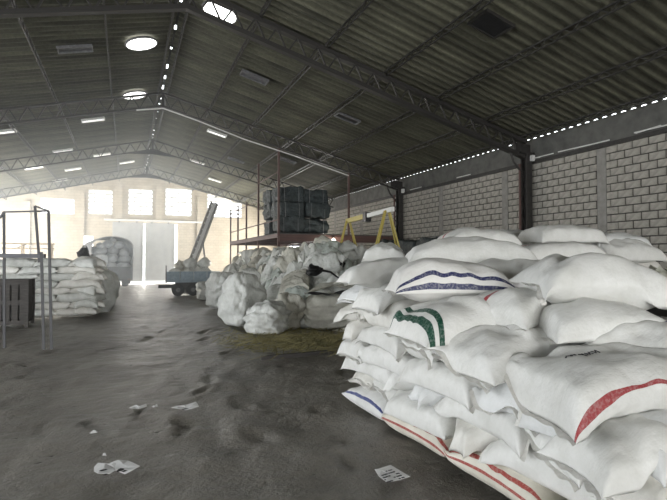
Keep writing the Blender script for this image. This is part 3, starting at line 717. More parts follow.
# ---- steel frame standing in front of the left stack
def frame_pt(u, v, y): return at_y(u, v, y)
t = empty('metal_rack', at_z(46, 349, 0)); tag(t, 'leaning thin metal rack of posts and rails before the neat sack stack', 'rack')
base = Vector(t.location)
yf = base.y
a0, a1, a2 = at_y(35, 206, yf), at_y(39.5, 257, yf), at_y(44, 350, yf+.0)
b0, b1 = at_y(48.6, 211, yf-.05), at_y(51.5, 347, yf-.05)
c0, c1 = at_y(4, 212, yf+.35), at_y(4.5, 337, yf+.35)
a2.z = max(a2.z, .01); b1.z = .01 if b1.z < .03 else b1.z; c1.z = 0.01
for nm, p, q, w_ in (('post', a0, a1+Vector((0, 0, -.1)), .042), ('post', at_y(41.5, 252, yf-.03), Vector((a2.x, a2.y-.03, .0)), .045), ('post', b0, Vector((b1.x, b1.y, .0)), .045), ('post', c0, c1, .042),
                     ('rail', c0, b0, .03), ('rail', a0, b0, .03), ('brace', at_y(0, 218, yf+.4), c0, .03), ('shelf_rail', at_y(-14, 255.5, yf+.3), at_y(45, 256, yf-.02), .075)):
    stick(nm, p-base, q-base, w_, w_, M['steel_mid'], t)

# ---- dark slatted crate in front of the left stack
q = at_z(14, 326, 0); t = empty('slatted_crate', (q.x-.25, q.y, 0)); tag(t, 'dark wooden slatted crate in front of the neat sack stack', 'crate')
CW, CD, CH = 1.15, .8, 1.15
for k in range(7):
    x = -CW/2+(k+.5)*CW/7; MB().box((x-.065, -CD/2, .1), (x+.065, -CD/2+.02, CH)).build('slat', M['wood'], t)
for k in range(5):
    y = -CD/2+(k+.5)*CD/5; MB().box((CW/2-.02, y-.065, .1), (CW/2, y+.065, CH)).build('slat', M['wood'], t)
for z in (.12, .6, 1.08): MB().box((-CW/2, -CD/2-.025, z-.05), (CW/2, -CD/2, z+.05)).build('batten', M['wood'], t)
for sx in (-1, 1):
    for sy in (-1, 1): MB().box((sx*CW/2-.04, sy*CD/2-.04, 0), (sx*CW/2+.04, sy*CD/2+.04, CH)).build('corner_post', M['wood'], t)
MB().box((-CW/2, -CD/2, .1), (CW/2, CD/2, .13)).box((-CW/2, CD/2-.02, .1), (CW/2, CD/2, CH)).box((-CW/2, -CD/2, .1), (-CW/2+.02, CD/2, CH)).build('carcass', M['wood'], t)

# ---- pale wooden rack far left
q = at_y(25, 249, 29); t = empty('plank_rack', (q.x-.6, 29, 0)); tag(t, 'pale plank rack near the gable wall behind the neat sack stack', 'rack')
for z in (q.z-.75, q.z, q.z+.25): MB().box((-2.6, -.3, z), (1.9, .3, z+.06)).build('plank_shelf', M['pale_wood'], t)
for x in (-2.5, -1, .5, 1.8):
    for y in (-.27, .27): stick('leg', (x, y, 0), (x, y, q.z+.3), .07, .07, M['pale_wood'], t)
for x in (-1.2, .2): stick('brace', (x, -.27, q.z), (x+.5, -.27, q.z+.25), .04, .04, M['wood'], t)

# ------------------------------------------------------------------ truck seen from behind
q = at_z(112, 287.5, 0); TX, TY = q.x, q.y
tr = empty('cargo_truck', (TX, TY, 0), math.radians(9)); tag(tr, 'cargo truck with a dark arched canopy loaded with sacks', 'truck')
def tb(name, mat, m, smooth=False): return m.build(name, M[mat], tr, smooth=smooth)
TWd, TLn = 1.15, 5.2
tb('chassis', 'steel', MB().box((-.45, .3, .62), (-.33, TLn+1.6, .82)).box((.33, .3, .62), (.45, TLn+1.6, .82)).box((-.45, .25, .58), (.45, .4, .8)))
tb('cargo_bed', 'steel', MB().box((-TWd, 0, .82), (TWd, TLn, .98)))
tb('tailgate', 'tarp', MB().box((-TWd, -.06, .5), (TWd, -.01, 1.25)).box((-TWd, -.09, .5), (-TWd+.08, -.01, 1.25)).box((TWd-.08, -.09, .5), (TWd, -.01, 1.25)).box((-.05, -.09, .5), (.05, -.01, 1.25)))
for s in (-1, 1): tb('side_board', 'tarp', MB().box((s*TWd-.03, 0, .95), (s*TWd+.03, TLn, 1.9)))
n = 15; prof = [(-TWd-.03, 1.7)]+[(-(TWd+.03)*math.cos(math.pi*k/n)**1 if True else 0, 2.35+.72*math.sin(math.pi*k/n)**.8) for k in range(n+1)]+[(TWd+.03, 1.7)]
m = MB(); m.v = [(x, y, z) for y in (-.12, TLn) for x, z in prof]; k = len(prof); m.f = [(i, i+1, k+i+1, k+i) for i in range(k-1)]; can = tb('canopy', 'tarp', m, True)
md = can.modifiers.new('solid', 'SOLIDIFY'); md.thickness = .03
for y in (-.1, 1.6, 3.4, TLn-.05):
    m = MB().tube([(x*.985, y, z-.01) for x, z in prof], .035, 6); tb('canopy_bow', 'steel_grey', m)
tb('front_board', 'tarp', MB().box((-TWd, TLn-.05, .95), (TWd, TLn, 2.6)))
tb('cab', 'blue_metal', MB().box((-1.05, TLn+.15, .7), (1.05, TLn+1.9, 2.45)))
for s in (-1, 1):
    for y in (.95, TLn+1.1):
        m = MB().tube([(s*.72, y, .46), (s*.74, y, .46), (s*1.0, y, .46), (s*1.02, y, .46)], [.38, .46, .46, .38], 20); wl_ = tb('wheel', 'rubber', m)
        MB().tube([(s*1.0, y, .46), (s*1.03, y, .46)], .2, 12).build('hub', M['steel_grey'], wl_)
    tb('mud_flap', 'rubber', MB().box((s*.88-.22, .38, .18), (s*.88+.22, .4, .72)))
    tb('tail_lamp', 'steel_red', MB().box((s*.95-.1, -.1, .42), (s*.95+.1, -.05, .52)))
tb('bumper', 'steel', MB().box((-TWd, -.05, .40), (TWd, .05, .52)))
tb('mount_bracket', 'steel', MB().box((-.5, -.03, .5), (-.4, .3, .75)).box((.4, -.03, .5), (.5, .3, .75)))
rr = random.Random(9); rot9 = Matrix.Rotation(math.radians(9), 3, 'Z')
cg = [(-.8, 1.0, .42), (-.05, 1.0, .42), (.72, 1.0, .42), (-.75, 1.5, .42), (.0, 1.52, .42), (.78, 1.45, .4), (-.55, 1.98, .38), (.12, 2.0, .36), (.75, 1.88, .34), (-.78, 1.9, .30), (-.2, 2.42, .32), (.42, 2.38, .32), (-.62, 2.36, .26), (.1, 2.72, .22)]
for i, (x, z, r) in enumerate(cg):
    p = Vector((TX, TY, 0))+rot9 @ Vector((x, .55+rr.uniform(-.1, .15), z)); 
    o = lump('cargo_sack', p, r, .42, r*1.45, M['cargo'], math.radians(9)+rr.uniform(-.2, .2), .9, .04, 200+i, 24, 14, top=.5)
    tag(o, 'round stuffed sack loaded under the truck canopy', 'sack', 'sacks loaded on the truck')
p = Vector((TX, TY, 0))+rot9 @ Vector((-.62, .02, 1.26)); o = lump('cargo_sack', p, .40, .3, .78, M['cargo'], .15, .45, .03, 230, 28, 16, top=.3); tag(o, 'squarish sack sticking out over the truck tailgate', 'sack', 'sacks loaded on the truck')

# ------------------------------------------------------------------ blue trailer and inclined conveyor
q = at_z(180, 296, 0); t = empty('cargo_trailer', (q.x+.2, q.y+.5, 0), math.radians(-4)); tag(t, 'haze-pale blue flat trailer parked before the sack heap', 'trailer'); TRL = Vector(t.location)
MB().box((-.75, -.7, .62), (1.6, .9, .72)).build('deck', M['blue_metal'], t)
for k in range(4): MB().box((-.75+k*.59, -.73, .72), (-.75+k*.59+.57, -.69, 1.12)).build('side_panel', M['blue_metal'], t)
for k in range(3): MB().box((-.79, -.7+k*.535, .72), (-.75, -.7+k*.535+.515, 1.12)).build('end_panel', M['blue_metal'], t)
stick('stake', (-.77, -.7, .6), (-.77, -.7, 1.4), .06, .06, M['steel_grey'], t)
for x in (-.25, .4, 1.2):
    for y in (-.55, .7):
        m = MB().tube([(x, y-.09, .28), (x, y-.07, .28), (x, y+.07, .28), (x, y+.09, .28)], [.22, .28, .28, .22], 18); wv = m.build('wheel', M['rubber'], t); MB().tube([(x, y-.11, .28), (x, y-.08, .28)], .1, 10).build('hub', M['steel_grey'], wv)
MB().box((-.35, -.6, .3), (1.4, -.5, .62)).box((-.35, .6, .3), (1.4, .7, .62)).build('axle_frame', M['steel'], t)
MB().box((-1.1, -.1, .35), (-.3, .1, .5)).build('drawbar', M['steel'], t)
for i, (x, y, z, r) in enumerate(((-.4, -.2, .72, .38), (.25, -.3, .72, .4), (.95, -.25, .72, .42), (.0, .35, .72, .42), (.7, .4, .72, .42), (.3, 0, 1.2, .38), (.95, .1, 1.25, .36), (-.2, .1, 1.2, .3))):
    o = lump('trailer_sack', TRL+Vector((x, y, z)), r, r*.9, r*1.5, M[['old_b', 'old', 'old_b', 'old_c'][i % 4]], i*.7, .85, .07, 260+i, 26, 16, top=.5); tag(o, 'stuffed grey sack loaded on the blue trailer', 'sack', 'sacks on the trailer')
p0, p1 = at_y(192, 268, q.y+1.6), at_y(214.5, 203, q.y+2.6); t = empty('inclined_conveyor', (p0.x, p0.y, 0)); tag(t, 'long grey conveyor arm rising steeply behind the trailer', 'conveyor')
a, b_ = Vector((p0.x-.5-p0.x, -.9, .25)), p1-Vector((p0.x, p0.y, 0)); a = p0-Vector((p0.x, p0.y, 0))+(p0-p1)*.45; a.z = max(a.z, .1)
d = (b_-a).normalized(); sd_ = Vector((1, -.15, 0)).normalized(); sd_ = (sd_-d*sd_.dot(d)).normalized()
for s in (-1, 1): stick('side_rail', a+sd_*.14*s, b_+sd_*.14*s, .05, .16, M['concrete'], t)  # rails, belt and cleats use paler materials, haze put into their colour
stick('belt', a, b_, .24, .03, M['slat'], t)
L_ = (b_-a).length
for k in range(14): c = a+d*(L_*(k+.5)/14); stick('cleat', c-sd_*.12, c+sd_*.12, .03, .07, M['slat'], t)
mid = a+d*L_*.55
for s in (-1, 1): stick('support_leg', mid+sd_*.14*s, Vector((mid.x+s*.45, mid.y+.2, 0)), .06, .06, M['steel_grey'], t)
for s in (-1, 1): stick('support_leg', a+sd_*.14*s+d*.2, Vector((a.x+s*.3, a.y, 0)), .06, .06, M['steel_grey'], t)

# ------------------------------------------------------------------ platform of red steel with posts, bales on it
PX, PY, PZ = 5.6, Y0+BAY-.05, 2.72
pl = empty('steel_platform', (PX, PY, 0)); tag(pl, 'red oxide steel platform on thin posts carrying dark bales', 'platform')
def rb(name, p, q, w=.07, h=.07, mat='steel_red'): return stick(name, p, q, w, h, M[mat], pl)
YE = 9.6
for y in np.linspace(0, YE, 5): rb('cross_beam', (0, y, PZ-.12), (XE-PX-.4, y, PZ-.12), .10, .16)
for x in (0, 2.9, XE-PX-.5): rb('long_beam', (x, 0, PZ-.1), (x, YE, PZ-.1), .10, .14)
rb('front_beam', (0, -.06, PZ-.22), (XE-PX-.4, -.06, PZ-.22), .08, .22)
for k in range(15): MB().box((-.05, k*.64, PZ-.03), (XE-PX-.4, k*.64+.62, PZ+.01)).build('deck_plank', M['wood'], pl)
for x, y, top in ((0, 0, None), (3.12, 0, None), (0, 3.2, None), (0, 5.6, 4.6), (0, 7.6, 4.6), (0, YE, 4.6), (1.55, 0, PZ-.2), (4.7, 0, PZ-.2)):
    z = top or roof_z(PX+x)-.75; rb('post', (x, y, 0), (x, y, z), .075, .075)
for a, b_ in ((0, 3.2), (3.2, 5.6), (5.6, 7.6), (7.6, YE)): rb('guard_rail', (0, a, PZ+.55), (0, b_, PZ+.55), .04, .04)
rb('guard_rail', (0, 0, 5.2), (0, 3.2, 5.2), .035, .035); rb('guard_rail', (0, 3.2, 4.4), (0, YE, 4.4), .03, .03)
rr = random.Random(4)
def bale(x, y, z, w_, d_, h, sd, label, mat='dark_cloth'):
    n1 = SinNoise(sd, 5, 6, dim=3); n2 = SinNoise(sd+1, 13, 7, dim=3); n3 = SinNoise(sd+2, 27, 7, dim=3)
    g = np.linspace(-1, 1, 15); V_ = []; F_ = []
    for ax in range(3):
        for s in (-1, 1):
            A, B = np.meshgrid(g, g, indexing='ij'); c = [None]*3; c[ax] = np.full_like(A, s); c[(ax+1) % 3] = A if s > 0 else B; c[(ax+2) % 3] = B if s > 0 else A
            off = len(V_)*225; P = np.stack(c, -1).reshape(-1, 3); V_.append(P); F_ += grid_faces(15, 15, off).tolist()
    P = np.concatenate(V_); r = np.linalg.norm(P, axis=1); sph = P/r[:, None]*1.25; P = P*.86+sph*.14
    X = P*np.array([w_/2, d_/2, h/2]); d = .05*n1(*X.T)+.055*n2.ridged(*X.T)+.025*n3.ridged(*X.T); X = X+P/np.linalg.norm(P, axis=1)[:, None]*d[:, None]
    X[:, 2] -= X[:, 2].min()
    me = bpy.data.meshes.new('bale'); me.from_pydata(X.tolist(), [], F_)
    import bmesh
    bm = bmesh.new(); bm.from_mesh(me); bmesh.ops.remove_doubles(bm, verts=bm.verts, dist=.004); bm.to_mesh(me); bm.free()
    o = link('bale', me, M[mat], None, (x, y, z), smooth=True); o.rotation_euler = (0, 0, rr.uniform(-.05, .05)); tag(o, label, 'bale', 'dark bales on the platform')
    for q in (-.28, .25):
        MB().tube([(q*w_, -d_/2-.03, .03), (q*w_, -d_/2-.05, h*.5), (q*w_, -d_/2-.03, h-.04), (q*w_, 0, h+.03), (q*w_, d_/2+.03, h-.04)], .012, 5).build('strap', M['steel_grey'], o)
    return o
for k in range(3):
    for i in range(2):
        bale(PX+.62+i*1.12+rr.uniform(-.03, .03), PY+.75, PZ+.01+k*.63, 1.15, 1.2, .66, 300+k*7+i*31, 'dark shredded bale at the platform front, %s of the %s column' % (['lowest', 'middle one', 'topmost'][k], ['aisle-side', 'wall-side'][i]))
    bale(PX+.62, PY+2.1, PZ+.01+k*.63, 1.15, 1.3, .66, 400+k*7, 'dark bale stacked behind the front ones on the platform, %s of its column' % ['lowest', 'middle one', 'topmost'][k])
# bulb under the platform
q = at_y(333.5, 240.5, PY-.25); t = empty('work_lamp', q); tag(t, 'small glowing work lamp hung under the platform edge', 'lamp')
m = MB().tube([(0, 0, -.09), (0, 0, -.07), (0, 0, .0), (0, 0, .05), (0, 0, .07)], [.03, .07, .09, .05, .03], 12); m.build('bulb', M['bulb'], t, smooth=True)
m = MB().tube([(0, 0, .07), (0, 0, .14)], .035, 10); m.build('socket', M['black'], t); 
MB().tube([(0, 0, .14), (.02, .05, .3), (0, .15, max(.32, PZ-.3-q.z))], .01, 5).build('cable', M['black'], t)
l = bpy.data.lights.new('work_lamp_light', 'POINT'); l.energy = 25; l.color = (1, .9, .75); l.shadow_soft_size = .1; lo = bpy.data.objects.new('work_lamp_light', l); COL.objects.link(lo); lo.location = q+Vector((0, -.15, -.05))

# ---- dark covered goods along the block wall, right of the platform
rr = random.Random(14)
for i in range(4):
    o = bale(10.3, 12.2+i*1.55, 0, 1.7, 1.5, 2.3+.12*(i % 2), 500+i, 'tall dark wrapped load standing against the block wall'); o['group'] = 'dark loads along the wall'

# ------------------------------------------------------------------ yellow gantry
tl, trr = 15.0, 11.7
pa, pb = at_t(348, 221, tl), at_t(391, 209.5, trr); g = empty('yellow_gantry', ((pa.x+pb.x)/2, (pa.y+pb.y)/2, 0)); tag(g, 'yellow steel gantry with two A-shaped trestles and a beam', 'gantry'); G0 = Vector(g.location)
hb = (pa.z+pb.z)/2; pa.z = pb.z = hb; d = (pb-pa).normalized(); n_ = Vector((-d.y, d.x, 0)); n_ = -n_ if n_.x < 0 else n_
stick('beam', pa-d*.1-G0, pa+(pb-pa)*.5-G0, .09, .14, M['yellow'], g); stick('beam', pa+(pb-pa)*.5-G0, pb+d*.12-G0, .08, .11, M['slat'], g)
MB().box((-.09, -.09, hb-.16), (.09, .09, hb+.10)).build('hoist_trolley', M['black'], g)
for c in (pa, pb-d*.25):
    for s in (-1, 1):
        for e in (-1, 1): stick('leg', c+n_*.05*s+d*.04*e-G0, Vector((c.x, c.y, 0))+n_*.8*s+d*.16*e-G0, .036, .036, M['yellow'], g)
    for e in (-1, 1): stick('tie_bar', Vector((c.x, c.y, .5))-n_*.65+d*.13*e-G0, Vector((c.x, c.y, .5))+n_*.65+d*.13*e-G0, .04, .04, M['yellow'], g)

# ------------------------------------------------------------------ the big heap of old sacks
HC = Heap(2.4, 8.6, 9.0, 26.5, .05); GX, GY = HC.xy()
def mound(x, y):
    x0 = 3.6+.05*np.sin(y)+.12*np.clip(14-y, 0, 4)*.2                       # aisle side foot
    yf = np.clip((y-10.2)/2.2, 0, 1)*np.clip((25-y)/3.0, 0, 1); xf = np.clip((x-x0)/1.7, 0, 1)*np.clip((8.3-x)/1.2+np.clip((y-14)/2, 0, 1)*0, 0, 1)
    hgt = 1.72+.15*np.sin(y*.9+1)-np.clip(y-17, 0, 8)*.05-np.clip(x-5.2, 0, 3)*np.clip((14.5-y)/3, 0, 1)*.35
    return np.clip(hgt, 0, 3)*np.sqrt(np.clip(xf, 0, 1))*np.sqrt(yf)
core = np.maximum(mound(GX, GY)-.42, 0); HC.H = core.copy()
st = 3; cx_, cy_, cz_ = GX[::st, ::st], GY[::st, ::st], core[::st, ::st]
cz2 = cz_+.10*SinNoise(61, 5, 8).ridged(cx_, cy_)*(cz_ > .05)-.02
me = bpy.data.meshes.new('sack_heap_core'); me.from_pydata(np.stack([cx_-5, cy_-17, np.where(cz_ > .01, np.maximum(cz2, -.02), -.2)], -1).reshape(-1, 3).tolist(), [], grid_faces(*cx_.shape).tolist())
tag(link('sack_heap_core', me, M['old_d'], None, (5, 17, 0), smooth=True), 'jumble of crushed grey sacks deep in the big heap', 'sacks', kind='stuff')
rr = random.Random(77); HG = 'old sacks of the big heap'
n_h = 0
kinds = {'old': 'grey', 'old_b': 'pale', 'old_c': 'beige', 'old_d': 'greenish grey'}
pts = []
for ring in range(2):
    y = 10.6
    while y < 25.4:
        for x in np.arange(3.7, 7.4, .62):
            xx, yy = x+rr.uniform(-.3, .3), y+rr.uniform(-.3, .3)
            if mound(np.array(xx), np.array(yy)) > .35 and (ring == 0 or rr.random() < .55) and not (xx > 6.2 and yy > 19): pts.append((ring, xx, yy))
        y += .72
pts.sort(key=lambda p: (p[0], rr.random()))
for ring, x, y in pts:
    mt = rr.choice(['old', 'old_b', 'old_b', 'old_c', 'old', 'old_d']); nk = rr.choice([0, 1, -1, 0])
    near = y < 15
    o, _ = sack(HC, x, y, rr.uniform(0, 6.28), L=rr.uniform(.85, 1.2), W=rr.uniform(.6, .85), T=rr.uniform(.32, .46), mat=mt, neck=nk, crumple=rr.uniform(.035, .065), drop=.0075, its=80, pct=88, lump=.2, nu=38 if near else 26, nv=28 if near else 20, hem=False, tilt=rr.uniform(-.35, .35), roll=rr.uniform(-.35, .35), name='old_sack', zmax=float(mound(np.array(x), np.array(y)))-.1+.2*ring)
    tag(o, 'crumpled %s %s in the big heap%s' % (kinds[mt], 'sack with a gathered neck' if nk else 'sack', ' facing the straw' if y < 12.5 else ' below the platform' if x > 5.4 else ' along the aisle'), 'sack', HG)
    if nk and near:
        q = Vector((math.cos(o.rotation_euler.z), 0, 0))
# jumbo sacks standing at its foot
JG = 'jumbo sacks along the foot of the heap'
for i, (u, v, r, h, mt, lab, sq) in enumerate(((222, 309, .55, 1.25, 'old_b', 'square-topped pale jumbo sack on the floor at the aisle corner of the heap', .5), (243, 327, .56, 1.35, 'old_b', 'tall pale jumbo sack with creased sides beside the aisle', .5), (270, 336, .60, .72, 'old_b', 'low slumped pale sack at the edge of the straw', .75),
          (205, 300, .5, .75, 'old', 'slumped grey sack at the foot of the heap near the trailer', .8), (290, 331, .45, .85, 'old_c', 'beige crumpled jumbo sack between the slumped and the open one', .7), (303, 327, .33, .75, 'old_d', 'narrow greenish grey sack beside the open one', .8))):
    q = at_z(u, v, 0); q = q+Vector((.2, .95, 0)).normalized()*r*.75
    o = lump('jumbo_sack', (q.x, q.y, 0), r, r*.9, h, M[mt], .35+i*.3 if i > 1 else .45, sq, .085, 600+i, 72, 40, folds=.022, top=.2)
    tag(o, lab, 'sack', JG)
q = at_z(329, 331, 0); q = q+Vector((.4, .9, 0)).normalized()*.5
o = lump('open_sack', (q.x, q.y, 0), .66, .5, .82, M['old_c'], -.35, .55, .035, 640, 60, 30, folds=.035, top=.2); tag(o, 'wide open beige jumbo sack with creased sides and a dark mouth at the straw', 'sack', JG)
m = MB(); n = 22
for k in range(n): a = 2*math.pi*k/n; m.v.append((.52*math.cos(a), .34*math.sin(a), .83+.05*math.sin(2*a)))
m.v.append((0, 0, .74)); m.f = [(k, (k+1) % n, n) for k in range(n)]; m.build('mouth', M['black'], o)  # black disc stands in for the shade inside the sack
m = MB().add([(-.6, .05, .80), (.1, .25, .98), (.75, .15, .86), (-.2, .42, 1.05), (.5, .5, 1.1), (-.6, .0, .83), (.1, .2, 1.02), (.75, .1, .90)], [(0, 1, 3), (1, 2, 4), (1, 4, 3), (0, 5, 6, 1), (1, 6, 7, 2)]); m.build('flap', M['old_c'], o)
for i, (u, v, t_) in enumerate(((312, 268, 11.6), (340, 263, 13.0))):
    q = at_t(u, v, t_); o = lump('black_rag', (q.x, q.y, q.z-.2), .26, .2, .3, M['black'], i, .8, .1, 650+i); tag(o, ['crumpled black rag bundle on the heap above the open sack', 'black rag bundle lying on the heap near the yellow gantry'][i], 'rag')
    MB().tube([(.2, 0, .15), (.45, -.1, .1), (.75, -.15, -.12)], [.04, .03, .015], 6).build('trailing_strip', M['black'], o)

# ------------------------------------------------------------------ straw, plank and litter on the floor
rr = random.Random(6); m = MB()
for k in range(2600):
    u, v = rr.triangular(215, 395, 330), rr.gauss(342, 5.5)+rr.gauss(0, 3)*(rr.random() < .2)
    if v < 327 or v > 366: continue
    p = at_z(u, v, 0); a = rr.gauss(.3, .9); l = rr.uniform(.08, .3); dx, dy = math.cos(a)*l, math.sin(a)*l; z = rr.uniform(.005, .07); z2 = rr.uniform(.005, .09); w_ = .006
    nx, ny = -math.sin(a)*w_, math.cos(a)*w_
    m.add([(p.x-dx/2-nx, p.y-dy/2-ny, z), (p.x+dx/2-nx, p.y+dy/2-ny, z2), (p.x+dx/2+nx, p.y+dy/2+ny, z2+.004), (p.x-dx/2+nx, p.y-dy/2+ny, z+.004)], [(0, 1, 2, 3)])
tag(m.build('straw', M['straw'], world=True), 'strewn greenish straw on the floor at the foot of the heap', 'straw', kind='stuff')
def floor_stick(name, a, b_, w_, h, mat, label, cat):
    p, q = at_z(*a, 0), at_z(*b_, 0); m = MB().bar((p.x, p.y, h/2), (q.x, q.y, h/2), w_, h); o = m.build(name, M[mat], world=True); tag(o, label, cat)
floor_stick('wooden_pole', (261, 360), (327, 354), .07, .06, 'wood', 'long dark wooden pole on the floor beside the straw', 'pole')
def paper(name, pts, label, cat, fold=.012, mat='paper', marks=()):
    P = [at_z(u, v, 0) for u, v in pts]; c = sum(P, Vector())/len(P); n = len(P); m = MB(); rr = random.Random(len(label))
    m.v = [(p.x-c.x, p.y-c.y, .012+rr.uniform(0, fold)) for p in P]+[((p.x-c.x)*.5, (p.y-c.y)*.5, .016+rr.uniform(0, fold)) for p in P]+[(0, 0, .014)]
    m.f = [(k, (k+1) % n, n+(k+1) % n, n+k) for k in range(n)]+[(n+k, n+(k+1) % n, 2*n) for k in range(n)]
    o = m.build(name, M[mat], None, (c.x, c.y, .0)); md = o.modifiers.new('s', 'SOLIDIFY'); md.thickness = .002; tag(o, label, cat)
    return o, c
o, c = paper('paper_sheet', [(374.5, 471), (377, 471.5), (390.5, 467), (410, 479), (400, 482), (387, 485.5), (379, 479)], 'white printed sheet of paper on the floor beside the striped sacks', 'paper', .01)
m = MB(); rr = random.Random(1)
for i in range(6):
    for k in range(5):
        if rr.random() < .35: continue
        a = .15+.7*i/5+rr.uniform(-.03, .03); b_ = .18+.64*k/4
        u = 377+(390.5-377)*a+(387-377)*b_+ (410-377-13.5-10)*a*b_; v = 471.5+(467-471.5)*a+(485.5-471.5)*b_+(479-471.5+4.5-14)*a*b_
        p = at_z(u, v, .03); m.box((p.x-c.x-.014, p.y-c.y-.006, .031), (p.x-c.x+rr.uniform(.0, .022), p.y-c.y+.006, .033))
tag(m.build('print', M['ink'], o), kind='stuff')
def torn(pts, label, holes=()):
    o, c = paper('torn_paper', pts, label, 'paper', .02)
    for u, v, r in holes:
        p = at_z(u, v, .03); m = MB(); n = 9; rr = random.Random(int(u)); m.v = [(p.x-c.x+r*.55*rr.uniform(.5, 1.2)*math.cos(2*math.pi*k/n), p.y-c.y+r*.55*rr.uniform(.5, 1.2)*math.sin(2*math.pi*k/n), .036) for k in range(n)]; m.f = [tuple(range(n))]; m.build('dirt_smudge', M['rubber'], o)
torn([(94, 469), (98, 466), (108, 466), (112, 465), (118, 464), (128, 463), (131, 466), (140, 469.5), (133, 474), (125, 476), (115, 474), (110, 477), (98, 477), (94, 474)], 'large torn white paper with dirty holes on the bare floor', [(103, 471, .05), (105, 475.5, .03), (120, 471, .06), (124, 472, .04)])
torn([(129, 409.5), (134, 407.5), (140, 409), (146, 406.5), (147, 408), (139, 411), (131, 411)], 'thin torn paper scrap left of the ragged paper ring')
torn([(152, 408), (157, 406), (158, 408), (154, 410)], 'smallest torn paper bit between two larger scraps')
torn([(171, 410), (176, 407.5), (182, 408), (188, 406), (196, 404.5), (199, 408), (193, 411), (186, 411.5), (177, 411.5)], 'ragged white paper with dark middle on the floor', [(185, 409.5, .06)])
torn([(89.5, 434.5), (93, 432.5), (97.5, 433.5), (97, 435.5), (91, 436)], 'small folded white scrap lying alone on the floor')
torn([(102.5, 457.3), (105, 456.5), (106.5, 457.8), (104, 458.6)], 'tiny white chip on the floor above the large torn paper')

# ------------------------------------------------------------------ right edge: crates and white scrap behind the stack
for i, (u, v, t_) in enumerate(((654, 300, 4.9), (672, 318, 4.6))):
    p = at_t(u, v, t_); t = empty('plastic_crate', (p.x+.25, p.y, 0), -.4); tag(t, ['tall black crate stand behind the pillow-like sack', 'black crate stand next to the taller one by the stack'][i], 'crate', 'black crates by the stack')
    hgt = 1.28-.12*i
    for sx in (-1, 1):
        for sy in (-1, 1): MB().box((sx*.28-.03, sy*.2-.03, 0), (sx*.28+.03, sy*.2+.03, hgt)).build('corner_post', M['black'], t)
    for z in np.arange(.1, hgt, .16): MB().box((-.28, -.22, z), (.28, -.2, z+.09)).box((-.30, -.2, z), (-.28, .2, z+.09)).box((.28, -.2, z), (.30, .2, z+.09)).build('side_slat', M['black'], t)
    MB().box((-.28, -.2, .08), (.28, .2, .11)).build('bottom', M['black'], t)
    for j, (x, y) in enumerate(((-.12, -.05), (.14, .03))):
        o = lump('white_canister', (p.x+.25+x, p.y+y, hgt-.42), .09, .09, .3, M['slat'], 0, .8, .004, 700+j+10*i, 20, 12, top=.2); tag(o, 'white plastic canister packed in a black crate', 'canister', 'canisters in the crates'); MB().tube([(0, 0, .29), (0, 0, .34)], .03, 10).build('cap', M['black'], o)
p = at_t(668, 268, 6.2); rr = random.Random(12); m = MB()
SCX, SCY = p.x+.3, p.y+.1
me = lump('scrap_mound_core', (SCX, SCY, 0), .85, .8, 1.5, M['foam'], .2, .9, .08, 720, 48, 24, top=.5); tag(me, 'heap of white fluffy scrap beside the second sack stack', 'scrap heap', kind='stuff')
for k in range(260):
    a, t_ = rr.uniform(0, 6.28), rr.uniform(.35, 1.0); r = .86*math.sin(math.pi*t_**.8)**.5*rr.uniform(.9, 1.03); x, y, z = r*math.cos(a), r*math.sin(a)*.94, 1.5*t_
    s_ = rr.uniform(.03, .07); v8 = [Vector((i, j, q))*s_ for i in (-1, 1) for j in (-1, 1) for q in (-1, 1)]; R_ = Matrix.Rotation(rr.uniform(0, 6), 3, 'X') @ Matrix.Rotation(rr.uniform(0, 6), 3, 'Z')
    m.add([R_ @ (vv*rr.uniform(.6, 1.3))+Vector((x, y, z)) for vv in v8], [(0,1,3,2),(4,6,7,5),(0,4,5,1),(2,3,7,6),(0,2,6,4),(1,5,7,3)])
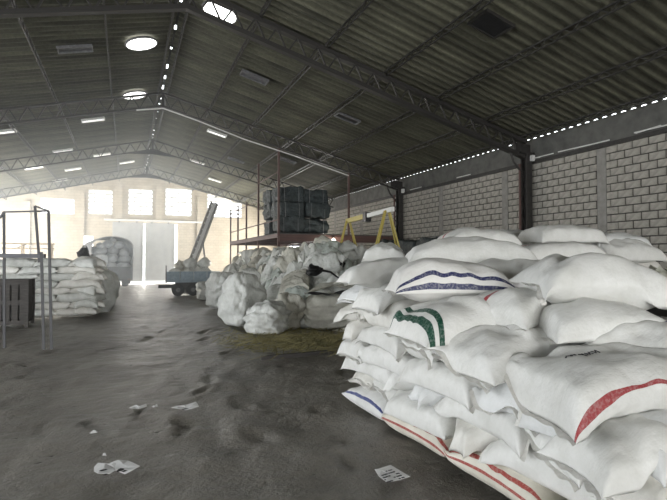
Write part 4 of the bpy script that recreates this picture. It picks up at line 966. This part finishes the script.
tag(m.build('scrap_flakes', M['foam'], me), kind='stuff')
# cables sagging below the second truss
y = Y0+BAY-.12; zt = ZR-.22-TD
m = MB().tube([(XR-.9, y, zt-.3), (XR, y, zt-.12), (XR+1.2, y, zt-.42), (XR+3, y, zt-.95), (XR+5, y, zt-1.4), (XR+7.5, y, zt-2.05)], .025, 6)
tag(m.build('power_cable', M['slat'], world=True), 'pale power cable slung below the truss over the platform', 'cable')
# ------------------------------------------------------------------ haze: dusty air lit from the gable end, thinning out towards the near and the right
m = MB().box((XL+.01, 9.5, .05), (7.5, YG-.35, 7.9)); hz = m.build('haze', None)
tag(hz, 'pale dusty haze hanging in the far end of the hall', 'haze', kind='stuff')
hm = bpy.data.materials.new('dusty_air'); hm.use_nodes = True; nt = hm.node_tree; nt.nodes.clear()
out = N(nt, 'OutputMaterial'); vsn = N(nt, 'VolumeScatter'); vsn.inputs['Color'].default_value = (.86, .94, 1, 1); vsn.inputs['Anisotropy'].default_value = .3
tc = N(nt, 'TexCoord'); sp = N(nt, 'SeparateXYZ'); nt.links.new(tc.outputs['Object'], sp.inputs[0])
ry = N(nt, 'MapRange', interpolation_type='SMOOTHSTEP'); nt.links.new(sp.outputs[1], ry.inputs[0]); ry.inputs[1].default_value = 9.5; ry.inputs[2].default_value = 20; ry.inputs[3].default_value = .0; ry.inputs[4].default_value = .016
rx_ = N(nt, 'MapRange', interpolation_type='SMOOTHSTEP'); nt.links.new(sp.outputs[0], rx_.inputs[0]); rx_.inputs[1].default_value = .5; rx_.inputs[2].default_value = 7.5; rx_.inputs[3].default_value = 1; rx_.inputs[4].default_value = 0
mu = N(nt, 'Math', operation='MULTIPLY'); nt.links.new(ry.outputs[0], mu.inputs[0]); nt.links.new(rx_.outputs[0], mu.inputs[1]); nt.links.new(mu.outputs[0], vsn.inputs['Density'])
nt.links.new(vsn.outputs[0], out.inputs['Volume']); hz.data.materials.append(hm)
SC.cycles.volume_step_rate = 1.0; SC.cycles.volume_max_steps = 64
